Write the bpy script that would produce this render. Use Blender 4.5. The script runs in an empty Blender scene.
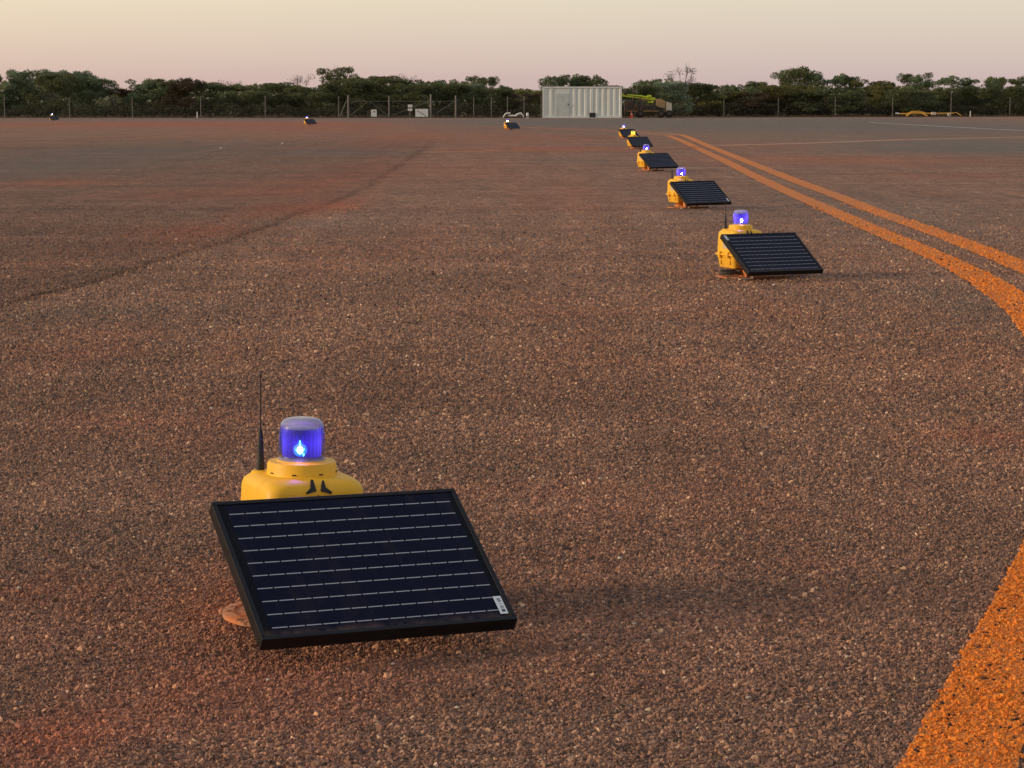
import bpy, bmesh, math, random
import numpy as np
from mathutils import Vector, Matrix
random.seed(7); rng = np.random.default_rng(7)
R = math.radians
sc = bpy.context.scene
C = sc.collection
H = 1.2                                   # eye height
PITCH = math.atan((384-102.008)/2333.35)

# ------------------------------------------------------------------ helpers
def link(o): C.objects.link(o); return o
def tag(o, label=None, cat=None, group=None, kind=None):
    if label: o['label'] = label
    if cat: o['category'] = cat
    if group: o['group'] = group
    if kind: o['kind'] = kind
    return o
def empty(name, loc, rz=0.0):
    o = bpy.data.objects.new(name, None); o.empty_display_size = .1
    o.location = loc; o.rotation_euler = (0, 0, rz); return link(o)
class MB:
    def __init__(s): s.bm = bmesh.new()
    def box(s, lo, hi, bev=0.0, M=None, seg=2):
        b = bmesh.new(); bmesh.ops.create_cube(b, size=1)
        sx, sy, sz = (hi[i]-lo[i] for i in range(3))
        for v in b.verts:
            v.co = Vector((lo[0]+(v.co.x+.5)*sx, lo[1]+(v.co.y+.5)*sy, lo[2]+(v.co.z+.5)*sz))
        if bev: bmesh.ops.bevel(b, geom=b.edges[:], offset=bev, segments=seg, affect='EDGES', profile=.5)
        s.merge(b, M); return s
    def merge(s, b, M=None):
        if M is not None: bmesh.ops.transform(b, matrix=M, verts=b.verts[:])
        me = bpy.data.meshes.new('t'); b.to_mesh(me); b.free(); s.bm.from_mesh(me); bpy.data.meshes.remove(me)
    def rings(s, rings, cap0=True, cap1=True):
        n = len(rings[0]); rv = [[s.bm.verts.new(p) for p in r] for r in rings]
        for a, b in zip(rv, rv[1:]):
            for i in range(n):
                j = (i+1) % n
                s.bm.faces.new((a[i], a[j], b[j], b[i]))
        if cap0: s.bm.faces.new(rv[0][::-1])
        if cap1: s.bm.faces.new(rv[-1])
        return s
    def lathe(s, prof, c=(0, 0), n=32, cap0=True, cap1=True):
        return s.rings([[(c[0]+r*math.cos(2*math.pi*i/n), c[1]+r*math.sin(2*math.pi*i/n), z) for i in range(n)] for r, z in prof], cap0, cap1)
    def tube(s, pts, rad, n=8, closed=False):
        pts = [Vector(p) for p in pts]; k = len(pts)
        if not hasattr(rad, '__len__'): rad = [rad]*k
        rr = []
        for i, p in enumerate(pts):
            if closed: d = pts[(i+1) % k]-pts[i-1]
            else: d = pts[min(i+1, k-1)]-pts[max(i-1, 0)]
            d.normalize(); up = Vector((0, 0, 1)) if abs(d.z) < .95 else Vector((1, 0, 0))
            a = d.cross(up).normalized(); b = a.cross(d)
            rr.append([p+(a*math.cos(2*math.pi*j/n)+b*math.sin(2*math.pi*j/n))*rad[i] for j in range(n)])
        if closed: rr.append(rr[0]); return s.rings(rr, False, False)
        return s.rings(rr)
    def build(s, name, mat, parent=None, smooth=False, angle=None):
        bmesh.ops.remove_doubles(s.bm, verts=s.bm.verts[:], dist=1e-6)
        bmesh.ops.recalc_face_normals(s.bm, faces=s.bm.faces[:])
        me = bpy.data.meshes.new(name); s.bm.to_mesh(me); s.bm.free()
        if mat: me.materials.append(mat)
        if smooth: me.shade_smooth()
        if smooth and angle: me.set_sharp_from_angle(angle=R(angle))
        o = bpy.data.objects.new(name, me)
        if parent: o.parent = parent
        return link(o)
def rrect(hw, hd, r, z, n=5, cx=0, cy=0):
    out = []
    for qx, qy, a0 in ((1, 1, 0), (-1, 1, 90), (-1, -1, 180), (1, -1, 270)):
        for i in range(n+1):
            a = R(a0+90*i/n); out.append((cx+qx*(hw-r)+r*math.cos(a), cy+qy*(hd-r)+r*math.sin(a), z))
    return out
def copy_tree(o, parent=None):
    c = o.copy(); C.objects.link(c); c.parent = parent
    for ch in list(o.children): copy_tree(ch, c)
    return c
def mesh_np(name, verts, faces_n, nper, mat, parent=None):
    """verts (N,3); faces_n flat index array; nper: loops per face (const)"""
    me = bpy.data.meshes.new(name)
    me.vertices.add(len(verts)); me.vertices.foreach_set('co', verts.astype(np.float32).ravel())
    nf = len(faces_n)//nper
    me.loops.add(len(faces_n)); me.loops.foreach_set('vertex_index', faces_n.astype(np.int32).ravel())
    me.polygons.add(nf)
    me.polygons.foreach_set('loop_start', (np.arange(nf)*nper).astype(np.int32))
    me.update(calc_edges=True)
    me.materials.append(mat)
    o = bpy.data.objects.new(name, me)
    if parent: o.parent = parent
    return link(o)

# ------------------------------------------------------------------ materials
class NT:
    def __init__(s, name):
        s.m = bpy.data.materials.new(name); s.m.use_nodes = True
        s.t = s.m.node_tree; s.N = s.t.nodes; s.L = s.t.links
        s.p = s.N['Principled BSDF']; s.out = s.N['Material Output']
    def n(s, typ, **kw):
        x = s.N.new(typ)
        for k, v in kw.items():
            if k == 'ins':
                for kk, vv in v.items(): s.set(x.inputs[kk], vv)
            else: setattr(x, k, v)
        return x
    def set(s, sock, v):
        if isinstance(v, bpy.types.NodeSocket): s.L.new(v, sock)
        else: sock.default_value = v
    def math(s, op, a, b=0.0, c=0.0, clamp=False):
        x = s.N.new('ShaderNodeMath'); x.operation = op; x.use_clamp = clamp
        s.set(x.inputs[0], a); s.set(x.inputs[1], b)
        if op in ('MULTIPLY_ADD',): s.set(x.inputs[2], c)
        return x.outputs[0]
    def mix(s, f, a, b, blend='MIX'):
        x = s.N.new('ShaderNodeMix'); x.data_type = 'RGBA'; x.blend_type = blend
        s.set(x.inputs[0], f); s.set(x.inputs[6], a if not isinstance(a, tuple) else (*a[:3], 1)); s.set(x.inputs[7], b if not isinstance(b, tuple) else (*b[:3], 1))
        return x.outputs[2]
    def ramp(s, f, stops, interp='LINEAR'):
        x = s.N.new('ShaderNodeValToRGB'); x.color_ramp.interpolation = interp
        e = x.color_ramp.elements
        while len(e) < len(stops): e.new(.5)
        for q, (pos, col) in zip(e, stops):
            q.position = pos; q.color = (*col, 1) if hasattr(col, '__len__') else (col, col, col, 1)
        s.set(x.inputs[0], f); return x.outputs[0]
    def maprange(s, f, a, b, c=0.0, d=1.0):
        x = s.N.new('ShaderNodeMapRange'); x.inputs[1].default_value = a; x.inputs[2].default_value = b
        x.inputs[3].default_value = c; x.inputs[4].default_value = d; s.set(x.inputs[0], f); return x.outputs[0]
    def noise(s, vec, scale, detail=3, rough=.55):
        x = s.N.new('ShaderNodeTexNoise'); x.inputs['Scale'].default_value = scale; x.inputs['Detail'].default_value = detail
        x.inputs['Roughness'].default_value = rough
        if vec is not None: s.L.new(vec, x.inputs['Vector'])
        return x.outputs[0]
    def scalev(s, vec, sc3):
        x = s.N.new('ShaderNodeMapping'); x.inputs['Scale'].default_value = sc3; s.L.new(vec, x.inputs['Vector']); return x.outputs[0]
    def pos(s): return s.n('ShaderNodeNewGeometry').outputs['Position']
    def obj(s): return s.n('ShaderNodeTexCoord').outputs['Object']
    def uv(s): return s.n('ShaderNodeTexCoord').outputs['UV']
    def base(s, c, rough=.5, metal=0.0, spec=.5):
        s.set(s.p.inputs['Base Color'], c if not isinstance(c, tuple) else (*c[:3], 1))
        s.set(s.p.inputs['Roughness'], rough); s.set(s.p.inputs['Metallic'], metal)
        s.p.inputs['Specular IOR Level'].default_value = spec
    def bump(s, h, strength=.3, dist=.01):
        x = s.N.new('ShaderNodeBump'); x.inputs['Strength'].default_value = strength; x.inputs['Distance'].default_value = dist
        s.set(x.inputs['Height'], h); s.L.new(x.outputs[0], s.p.inputs['Normal'])

def plain(name, col, rough=.5, metal=0.0, dirt=None, dscale=8, damt=.5, spec=.5):
    m = NT(name); c = (*col, 1)
    o = m.obj(); nz = m.noise(o, dscale, 5, .65)
    f = m.maprange(nz, .42, .72, 0, damt)
    col2 = dirt or tuple(x*.6 for x in col)
    m.base(m.mix(f, col, col2), m.maprange(nz, .3, .7, rough*.85, min(1, rough*1.2)), metal, spec)
    return m.m

# seal zones: R = red dust, G = bare grey seal, B = older seal beyond the seam
def gpix(px, py):
    a = (px-512)/2333.35; b = (384-py)/2333.35
    dy = math.cos(PITCH)+b*math.sin(PITCH); dz = -math.sin(PITCH)+b*math.cos(PITCH)
    t = -H/dz; return a*t, dy*t
SEAM = [(-8, -8), (-4.2, 6), (-3.35, 11), (-3.0, 13.65), (-2.876, 14.8), (-2.716, 16.57), (-2.6, 18.4), (-2.42, 20.4), (-2.268, 25), (-2.1, 28.3), (-2.02, 32.9), (-2.06, 41.6), (-2.12, 51.5), (-2.2, 61.6), (-2.35, 76.6), (-2.6, 95), (-3, 400)]
def seamx(y): return np.interp(y, [p[1] for p in SEAM], [p[0] for p in SEAM])
DUST = [(150,124.5,330,3.5,.75),(320,129,150,7,.6),(400,138,70,7,.5),(60,183,110,4,.5),(150,196,110,5,.3),(190,232,110,12,.55),(285,211,85,8,.7),(335,204,60,7,.7),
        (270,190,150,11,.5),(360,172,90,14,.5),(560,149.5,160,2.6,.7),(500,139,140,9,.4),(470,168,90,12,.35),(560,195,100,20,.3),(820,160,260,5,.5),(760,147,110,3,.5),
        (960,176,120,3,.35),(985,437,90,12,.4),(150,425,180,24,.3),(40,745,130,30,.75),(160,700,190,45,.3),(330,690,180,40,.35),(230,590,140,80,.3),(430,570,120,60,.3),(30,590,120,20,.3),
        (560,660,240,50,.15),(650,540,300,60,.15),(400,250,120,30,.15),(620,330,200,60,.12),(120,345,200,20,.2),(560,129,200,2.5,.4),(600,138,150,3,.35)]
GREY = [(90,156,220,13,.6),(20,172,120,10,.4),(330,222,150,9,.3),(850,126,520,11,1.0),(1000,146,200,7,.7),(560,123,220,4,.6),(930,150,260,5,.4),(200,119.5,420,1.4,.7),(600,160,130,5,.25),(900,215,200,22,.35),(960,300,120,30,.25),(330,153,110,3,.5),(700,210,50,10,.2),(120,312,200,12,.2)]
def blobs(L, X, Y):
    o = np.zeros_like(X)
    for px, py, w, h, a in L:
        cx, cy = gpix(px, py); y0 = gpix(px, py+h)[1]; y1 = gpix(px, max(py-h, 108))[1]
        rx = w*cy/2333.35/1.6
        ry = np.where(Y > cy, max(y1-cy, .1), max(cy-y0, .1))
        o += a*np.exp(-((X-cx)/rx)**2-((Y-cy)/ry)**2)
    return np.clip(o, 0, 1)
def zones(X, Y):
    d = blobs(DUST, X, Y); g = blobs(GREY, X, Y)
    return d, g

def seal_color(m, chips=False):
    """the seal's own colour: brown coated aggregate, red dust drifts, bare grey seal"""
    at = m.n('ShaderNodeAttribute', attribute_name='zone'); sep = m.n('ShaderNodeSeparateColor'); m.L.new(at.outputs['Color'], sep.inputs[0])
    d, g, b = sep.outputs[0], sep.outputs[1], sep.outputs[2]
    P = m.pos()
    st = m.noise(m.scalev(P, (.22, 1.3, 1)), 1.0, 6, .62)     # drifts blown across the seal
    st2 = m.noise(m.scalev(P, (.05, .35, 1)), 1.0, 5, .6)
    trk = m.noise(m.scalev(P, (1.5, .10, 1)), 1.0, 6, .62)    # wheel tracks and drifts along the taxi direction
    pat = m.noise(P, 2.2, 5, .6)
    fine = m.noise(P, 14, 4, .7)
    dd = m.math('MULTIPLY_ADD', m.math('SUBTRACT', st, .5), .55, d)
    dd = m.math('MULTIPLY_ADD', m.math('SUBTRACT', trk, .5), .8, dd)
    dd = m.math('MULTIPLY_ADD', m.math('SUBTRACT', pat, .5), .45, dd)
    dd = m.math('MULTIPLY_ADD', m.math('SUBTRACT', st2, .5), .6, dd)
    dd = m.maprange(dd, .0, .85)
    gg = m.math('MULTIPLY', g, m.maprange(st2, .3, .65, .7, 1.6), clamp=True)
    dd = m.math('MULTIPLY', dd, m.maprange(gg, .1, .9, 1, .25))
    if chips:
        rnd = m.n('ShaderNodeNewGeometry').outputs['Random Per Island']
        hi = m.ramp(rnd, [(0, (.050, .033, .027)), (.2, (.115, .069, .052)), (.5, (.205, .118, .083)), (.8, (.295, .172, .118)), (.94, (.36, .222, .15)), (.99, (.50, .35, .235)), (1, (.66, .52, .38))])
    else:
        v = m.n('ShaderNodeTexVoronoi', feature='F1', ins={'Vector': P, 'Scale': 75.0})
        rs = m.n('ShaderNodeSeparateColor'); m.L.new(v.outputs['Color'], rs.inputs[0])
        v2 = m.n('ShaderNodeTexVoronoi', feature='F1', ins={'Vector': P, 'Scale': 22.0})
        r2 = m.n('ShaderNodeSeparateColor'); m.L.new(v2.outputs['Color'], r2.inputs[0])
        v3 = m.n('ShaderNodeTexVoronoi', feature='F1', ins={'Vector': m.scalev(P, (1, .35, 1)), 'Scale': 9.0})
        r3 = m.n('ShaderNodeSeparateColor'); m.L.new(v3.outputs['Color'], r3.inputs[0])
        # the farther from the near patch, the coarser the visible clusters of chips
        rnd = m.math('MULTIPLY_ADD', r2.outputs[0], .30, m.math('MULTIPLY_ADD', r3.outputs[0], .16, m.math('MULTIPLY', rs.outputs[0], .54)))
        hi = m.ramp(rnd, [(0.1, (.075, .046, .036)), (.35, (.155, .094, .069)), (.5, (.225, .134, .096)), (.65, (.295, .178, .126)), (.85, (.43, .275, .19)), (1, (.60, .43, .31))])
        m._v = v
    tone = m.maprange(fine, .25, .75, .93, 1.25)
    c = m.mix(1.0, m.mix(1.0, hi, tone, 'MULTIPLY'), (1.15, 1.06, .965), 'MULTIPLY')
    big = m.noise(P, .55, 3, .5)
    c = m.mix(1.0, c, m.maprange(big, .3, .7, .88, 1.12), 'MULTIPLY')
    # old seal beyond the seam is a little darker; dirt has gathered in the joint
    jt = m.n('ShaderNodeAttribute', attribute_name='joint').outputs['Fac']
    c = m.mix(m.math('MULTIPLY', jt, .75), c, m.mix(1.0, c, (.38, .33, .31), 'MULTIPLY'))
    lanes = m.noise(m.scalev(P, (.12, .9, 1)), 1.0, 6, .65)
    c = m.mix(1.0, c, m.maprange(lanes, .3, .7, .84, 1.16), 'MULTIPLY')
    trk2 = m.noise(m.scalev(P, (2.3, .14, 3)), 1.0, 6, .66)
    c = m.mix(1.0, c, m.maprange(trk2, .3, .7, .86, 1.14), 'MULTIPLY')
    c = m.mix(m.math('MULTIPLY', b, .8), c, m.mix(1.0, c, (.70, .68, .68), 'MULTIPLY'))
    c = m.mix(m.math('MULTIPLY', gg, .85), c, m.mix(.6, m.mix(1.0, c, (.76, 1.06, 1.27), 'MULTIPLY'), (.140, .138, .122)))
    red = m.mix(.45, m.mix(1.0, c, (1.75, .92, .68), 'MULTIPLY'), (.235, .098, .058))
    c = m.mix(m.math('MULTIPLY', dd, .80), c, red)
    return c, rnd

def mat_seal():
    m = NT('seal'); c, rnd = seal_color(m)
    m.base(c, .88, 0, .25)
    v = m._v
    h = m.math('SUBTRACT', m.math('MULTIPLY', rnd, .8), v.outputs['Distance'])
    m.bump(h, .9, .012); return m.m
def mat_chips():
    m = NT('chips'); c, rnd = seal_color(m, True); m.base(c, m.maprange(rnd, 0, 1, .55, .9), 0, .4); return m.m
def mat_paint(fade, chips=False, name='paint'):
    m = NT(name); P = m.pos(); c, _ = seal_color(m, chips)
    nz = m.noise(P, 3, 5, .65)
    if chips:
        rnd = m.n('ShaderNodeNewGeometry').outputs['Random Per Island']
        oc = m.ramp(rnd, [(0, (.58, .15, .015)), (.4, (.76, .22, .022)), (.8, (.84, .26, .030)), (1, (.88, .33, .05))])
        keep = m.math('GREATER_THAN', m.math('MULTIPLY_ADD', m.math('SUBTRACT', nz, .5), .35, rnd), .035)
        dark = (.06, .03, .02)
    else:
        v = m.n('ShaderNodeTexVoronoi', feature='DISTANCE_TO_EDGE', ins={'Vector': P, 'Scale': 70.0})
        g2 = m.noise(P, 55, 3, .7)
        oc = m.ramp(g2, [(.3, (.48, .12, .014)), (.5, (.74, .22, .024)), (.75, (.86, .30, .038))])
        keep = m.maprange(m.math('MULTIPLY_ADD', m.math('SUBTRACT', g2, .5), .25, v.outputs['Distance']), .0, .05)
        dark = (.10, .040, .022)
    oc = m.mix(m.maprange(nz, .35, .75, 0, .25), oc, m.mix(1.0, oc, (.72, .62, .7), 'MULTIPLY'))
    col = m.mix(keep, dark, oc)
    wear = m.maprange(m.math('MULTIPLY_ADD', m.math('SUBTRACT', m.noise(m.scalev(P, (1, .25, 1)), 1.6, 6, .7), .5), 1.4, fade), .1, .9)
    y = m.n('ShaderNodeSeparateXYZ'); m.L.new(P, y.inputs[0])
    col = m.mix(wear, col, c)
    m.base(col, .75, 0, .3); return m.m
def mat_fadeline(colr, amt, name):
    m = NT(name); c, _ = seal_color(m); P = m.pos()
    f = m.maprange(m.noise(m.scalev(P, (.5, 1, 1)), 1.2, 6, .7), .35, .65, amt*.35, amt)
    m.base(m.mix(f, c, colr), .85, 0, .2); return m.m
M = {}
M['seal'] = mat_seal(); M['chips'] = mat_chips()
M['paint'] = mat_paint(.10); M['paint_chips'] = mat_paint(.04, True, 'painted chips')
M['line_far'] = mat_fadeline((.42, .17, .07), .7, 'worn orange line'); M['line_pale'] = mat_fadeline((.44, .27, .18), 1.0, 'worn pale line'); M['line_white'] = mat_fadeline((.66, .62, .56), 1.0, 'worn white line')

def mat_yellow():
    m = NT('yellow plastic'); o = m.obj()
    n1 = m.noise(o, 18, 5, .65); n2 = m.noise(m.scalev(o, (1, 1, .3)), 30, 4, .6)
    c = m.mix(m.maprange(n1, .5, .75, 0, .4), (.93, .51, .016), (.70, .33, .03))
    sp = m.n('ShaderNodeSeparateXYZ'); m.L.new(o, sp.inputs[0])
    low = m.maprange(sp.outputs[2], .05, .20, .55, 0)        # red dust thrown up from the ground
    c = m.mix(m.math('MULTIPLY', low, m.maprange(n2, .3, .7)), c, (.36, .15, .07))
    sc3 = m.maprange(m.noise(m.scalev(o, (3, 3, 40)), 7, 5, .75), .62, .78, 0, .5)          # scuffs
    c = m.mix(sc3, c, (.95, .66, .28))
    spk = m.maprange(m.noise(o, 120, 3, .8), .66, .8, 0, .7); c = m.mix(spk, c, (.22, .10, .05))
    m.base(c, m.maprange(n1, .3, .7, .38, .6)); m.bump(m.noise(o, 260, 2), .08, .001); return m.m
M['yellow'] = mat_yellow()
M['orange'] = plain('orange metal', (.62, .20, .04), .6, 0, (.32, .13, .07), 14, .8)
def mat_plate():
    m = NT('dusty orange plate'); o = m.obj()
    n1 = m.noise(o, 16, 6, .7); n2 = m.noise(o, 45, 4, .7)
    c = m.mix(m.maprange(n1, .38, .56), (.58, .18, .06), (.46, .25, .15))
    c = m.mix(m.maprange(n2, .50, .62, 0, .85), c, (.12, .05, .03))
    m.base(c, .8, 0, .2); m.bump(n2, .5, .004); return m.m
M['plate'] = mat_plate()
M['black'] = plain('black anodised frame', (.007, .007, .009), .42, 0, (.03, .022, .018), 9, .25, spec=.3)
M['rubber'] = plain('black rubber', (.010, .010, .012), .55, 0, (.04, .03, .025), 30, .4)
M['cable'] = plain('grey cable', (.05, .045, .042), .6, 0, (.13, .08, .055), 30, .6)
M['alu'] = plain('aluminium', (.42, .41, .40), .45, .8, (.3, .2, .15), 12, .5)
M['skid'] = plain('dusty brown bar', (.26, .13, .07), .7, 0, (.16, .09, .06), 20, .8); M['strip'] = plain('pale strip', (.55, .48, .40), .7, 0, (.35, .2, .12), 20, .6)
def mat_cells():
    m = NT('solar cells'); u = m.uv(); s = m.n('ShaderNodeSeparateXYZ'); m.L.new(u, s.inputs[0]); U, V = s.outputs[0], s.outputs[1]
    a = m.math('FRACT', m.math('DIVIDE', m.math('SUBTRACT', m.math('SUBTRACT', 1.0, V), .027), .0965))
    line = m.math('LESS_THAN', m.math('ABSOLUTE', m.math('SUBTRACT', a, .5)), .034)
    w = m.math('FRACT', m.math('MULTIPLY', m.math('SUBTRACT', U, .030), 14/.945))
    dash = m.math('GREATER_THAN', w, .10)
    inu = m.math('MULTIPLY', m.math('GREATER_THAN', U, .030), m.math('LESS_THAN', U, .975))
    f = m.math('MULTIPLY', m.math('MULTIPLY', line, dash), inu)
    cell = m.math('MULTIPLY', m.math('GREATER_THAN', w, .025), inu)
    nz = m.noise(m.obj(), 5, 5, .6)
    c = m.mix(cell, (.002, .003, .006), (.002, .004, .018))
    c = m.mix(f, c, (.40, .41, .46))
    dust = m.math('MULTIPLY', m.maprange(m.noise(m.obj(), 60, 4, .8), .58, .8, 0, .12), m.maprange(nz, .35, .7))
    c = m.mix(dust, c, (.35, .22, .15))
    low = m.math('MULTIPLY', m.maprange(V, 0, .05, .30, 0), m.maprange(m.noise(m.obj(), 22, 4, .7), .4, .65))     # dust settled above the lower frame
    smear = m.math('MULTIPLY', m.maprange(m.noise(m.scalev(m.obj(), (9, 2, 2)), 1.5, 5, .7), .52, .75, 0, .05), 1.0)
    c = m.mix(m.math('ADD', low, smear), c, (.34, .21, .14))
    m.base(c, m.maprange(nz, .3, .75, .09, .2), 0, .12); return m.m
M['cells'] = mat_cells()
def mat_barcode():
    m = NT('barcode sticker'); u = m.uv(); s = m.n('ShaderNodeSeparateXYZ'); m.L.new(u, s.inputs[0])
    wn = m.n('ShaderNodeTexWhiteNoise', noise_dimensions='1D'); m.set(wn.inputs['W'], m.math('FLOOR', m.math('MULTIPLY', s.outputs[1], 44.0)))
    bar = m.math('GREATER_THAN', wn.outputs[0], .5)
    inx = m.math('MULTIPLY', m.math('GREATER_THAN', s.outputs[0], .34), m.math('LESS_THAN', s.outputs[0], .80))
    iny = m.math('MULTIPLY', m.math('GREATER_THAN', s.outputs[1], .1), m.math('LESS_THAN', s.outputs[1], .9))
    m.base(m.mix(m.math('MULTIPLY', m.math('MULTIPLY', inx, iny), bar), (.72, .78, .80), (.03, .03, .04)), .4); return m.m
M['barcode'] = mat_barcode()
def mat_lens(col, name):
    m = NT(name); N = m.N
    tr = N.new('ShaderNodeBsdfTransparent'); tr.inputs[0].default_value = (*col, 1)
    df = N.new('ShaderNodeBsdfTranslucent'); df.inputs[0].default_value = (.80, .86, 1.0, 1)
    d2 = N.new('ShaderNodeBsdfDiffuse'); d2.inputs[0].default_value = (.75, .80, .92, 1)
    gl = N.new('ShaderNodeBsdfGlossy'); gl.inputs[0].default_value = (1, 1, 1, 1); gl.inputs['Roughness'].default_value = .22
    a = N.new('ShaderNodeMixShader'); a.inputs[0].default_value = .5; m.L.new(df.outputs[0], a.inputs[1]); m.L.new(d2.outputs[0], a.inputs[2])
    # moulded top is frosted, the wall is clear with a faint milky rim
    lw = N.new('ShaderNodeLayerWeight'); lw.inputs[0].default_value = .25
    nrm = m.n('ShaderNodeSeparateXYZ'); m.L.new(m.n('ShaderNodeTexCoord').outputs['Normal'], nrm.inputs[0])
    top = m.maprange(nrm.outputs[2], .12, .5, 0, .58)
    rim = m.maprange(lw.outputs['Facing'], .45, 1, .04, .60)
    f = m.math('MAXIMUM', top, rim)
    b = N.new('ShaderNodeMixShader'); m.L.new(f, b.inputs[0]); m.L.new(tr.outputs[0], b.inputs[1]); m.L.new(a.outputs[0], b.inputs[2])
    c = N.new('ShaderNodeMixShader'); fr = N.new('ShaderNodeFresnel'); fr.inputs[0].default_value = 1.18
    m.L.new(fr.outputs[0], c.inputs[0]); m.L.new(b.outputs[0], c.inputs[1]); m.L.new(gl.outputs[0], c.inputs[2])
    m.L.new(c.outputs[0], m.out.inputs[0]); return m.m
def mat_emit(col, st, name):
    m = NT(name); m.base((.02, .02, .03), .4); m.p.inputs['Emission Color'].default_value = (*col, 1); m.p.inputs['Emission Strength'].default_value = st; return m.m
def mat_fres(col, st, name):
    # pleated inner lens lit from inside: bright round the lamp, falling off up and down
    m = NT(name); o = m.obj(); s = m.n('ShaderNodeSeparateXYZ'); m.L.new(o, s.inputs[0])
    ang = m.math('ARCTAN2', s.outputs[1], s.outputs[0])
    pl = m.maprange(m.math('SINE', m.math('MULTIPLY', ang, 26.0)), -1, 1, .7, 1.1)
    z = m.math('ABSOLUTE', m.math('SUBTRACT', s.outputs[2], .402))
    g = m.maprange(z, 0, .045, 1.0, .30)
    edge = None
    side = m.math('ABSOLUTE', m.math('SINE', m.math('SUBTRACT', ang, math.atan2(-.875, -.485))))
    g = m.math('MULTIPLY', g, m.maprange(side, .15, 1, .42, 1.9))
    m.base((.02, .02, .12), .25); m.L.new(m.mix(m.maprange(side, .35, 1, 0, 1), tuple(col), tuple(min(1, x*1.0+.05) for x in col)), m.p.inputs['Emission Color'])
    m.L.new(m.math('MULTIPLY', m.math('MULTIPLY', pl, g), st), m.p.inputs['Emission Strength']); return m.m
M['lens'] = mat_lens((.78, .80, 1.0), 'clear violet lens'); M['lens_y'] = mat_lens((1, .95, .55), 'clear yellow lens')
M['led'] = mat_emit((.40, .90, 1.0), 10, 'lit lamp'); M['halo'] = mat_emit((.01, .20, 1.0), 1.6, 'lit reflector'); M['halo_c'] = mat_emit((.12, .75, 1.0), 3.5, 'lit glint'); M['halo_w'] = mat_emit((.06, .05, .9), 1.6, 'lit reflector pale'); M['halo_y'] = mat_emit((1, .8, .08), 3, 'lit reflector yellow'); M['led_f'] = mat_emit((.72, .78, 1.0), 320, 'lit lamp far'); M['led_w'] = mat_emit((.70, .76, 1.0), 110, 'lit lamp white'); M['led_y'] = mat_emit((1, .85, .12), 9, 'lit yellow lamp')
M['drum_w'] = mat_fres((.09, .03, .9), 1.5, 'lit violet inner lens'); M['drum'] = mat_fres((.045, .012, .72), .78, 'lit blue inner lens'); M['drum_y'] = mat_fres((.95, .72, .03), 2.2, 'lit yellow inner lens')
M['label'] = plain('faded label', (.62, .52, .40), .5, 0, (.4, .3, .2), 60, .8)

# ------------------------------------------------------------------ world and light
SUN_AZ = R(-98)      # measured from +Y (view direction) towards +X: low on the left
SUN_EL = R(15)
w = bpy.data.worlds.new('World'); sc.world = w; w.use_nodes = True
t = w.node_tree; N = t.nodes; L = t.links
bg = N['Background']
def wm(op, a, b=0.0, clamp=False):
    x = N.new('ShaderNodeMath'); x.operation = op; x.use_clamp = clamp
    for i, v in ((0, a), (1, b)):
        if isinstance(v, bpy.types.NodeSocket): L.new(v, x.inputs[i])
        else: x.inputs[i].default_value = v
    return x.outputs[0]
def wramp(f, stops):
    x = N.new('ShaderNodeValToRGB'); e = x.color_ramp.elements
    while len(e) < len(stops): e.new(.5)
    for q, (p_, c_) in zip(e, stops): q.position = p_; q.color = (*c_, 1)
    L.new(f, x.inputs[0]); return x.outputs[0]
def wmix(f, a, b, blend='MIX'):
    x = N.new('ShaderNodeMix'); x.data_type = 'RGBA'; x.blend_type = blend
    for i, v in ((0, f), (6, a), (7, b)):
        if isinstance(v, bpy.types.NodeSocket): L.new(v, x.inputs[i])
        else: x.inputs[i].default_value = v if i == 0 else (*v, 1)
    return x.outputs[2]
tc = N.new('ShaderNodeTexCoord'); sx = N.new('ShaderNodeSeparateXYZ'); L.new(tc.outputs['Generated'], sx.inputs[0])
el = wm('POWER', wm('MAXIMUM', sx.outputs[2], 0.0), .5)
SKY = dict(
 anti=[(0, (.50, .395, .385)), (.10, (.555, .430, .410)), (.15, (.620, .510, .445)), (.21, (.69, .615, .49)), (.30, (.70, .65, .53)), (.45, (.52, .51, .48)), (.70, (.36, .38, .44)), (1, (.25, .28, .36))],
 sun=[(0, (.62, .32, .16)), (.10, (.80, .46, .26)), (.16, (.98, .66, .38)), (.22, (1.15, .88, .48)), (.32, (1.2, 1.0, .62)), (.50, (1.0, .84, .60)), (.75, (.46, .46, .48)), (1, (.25, .28, .36))])
ra = wramp(el, SKY['anti']); rs = wramp(el, SKY['sun'])
dt = N.new('ShaderNodeVectorMath'); dt.operation = 'DOT_PRODUCT'; L.new(tc.outputs['Generated'], dt.inputs[0]); dt.inputs[1].default_value = (math.sin(SUN_AZ), math.cos(SUN_AZ), 0)
mr = N.new('ShaderNodeMapRange'); mr.inputs[1].default_value = -.28; mr.inputs[2].default_value = 1.0; L.new(dt.outputs['Value'], mr.inputs[0])
glow = wmix(wm('POWER', mr.outputs[0], 1.25), ra, rs)
sky = N.new('ShaderNodeTexSky'); sky.sky_type = 'NISHITA'; sky.sun_disc = False
sky.sun_elevation = R(1.5); sky.sun_rotation = SUN_AZ; sky.dust_density = 2.0
nish = wmix(1.0, sky.outputs[0], (.012, .012, .012), 'MULTIPLY')
L.new(wmix(1.0, glow, nish, 'ADD'), bg.inputs[0]); bg.inputs[1].default_value = 1.0
sun = bpy.data.lights.new('Sun', 'SUN'); sun.energy = 2.3; sun.angle = R(13); sun.color = (1.0, .74, .50)
so = link(bpy.data.objects.new('Sun', sun))
sd = Vector((math.sin(SUN_AZ)*math.cos(SUN_EL), math.cos(SUN_AZ)*math.cos(SUN_EL), math.sin(SUN_EL)))
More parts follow.
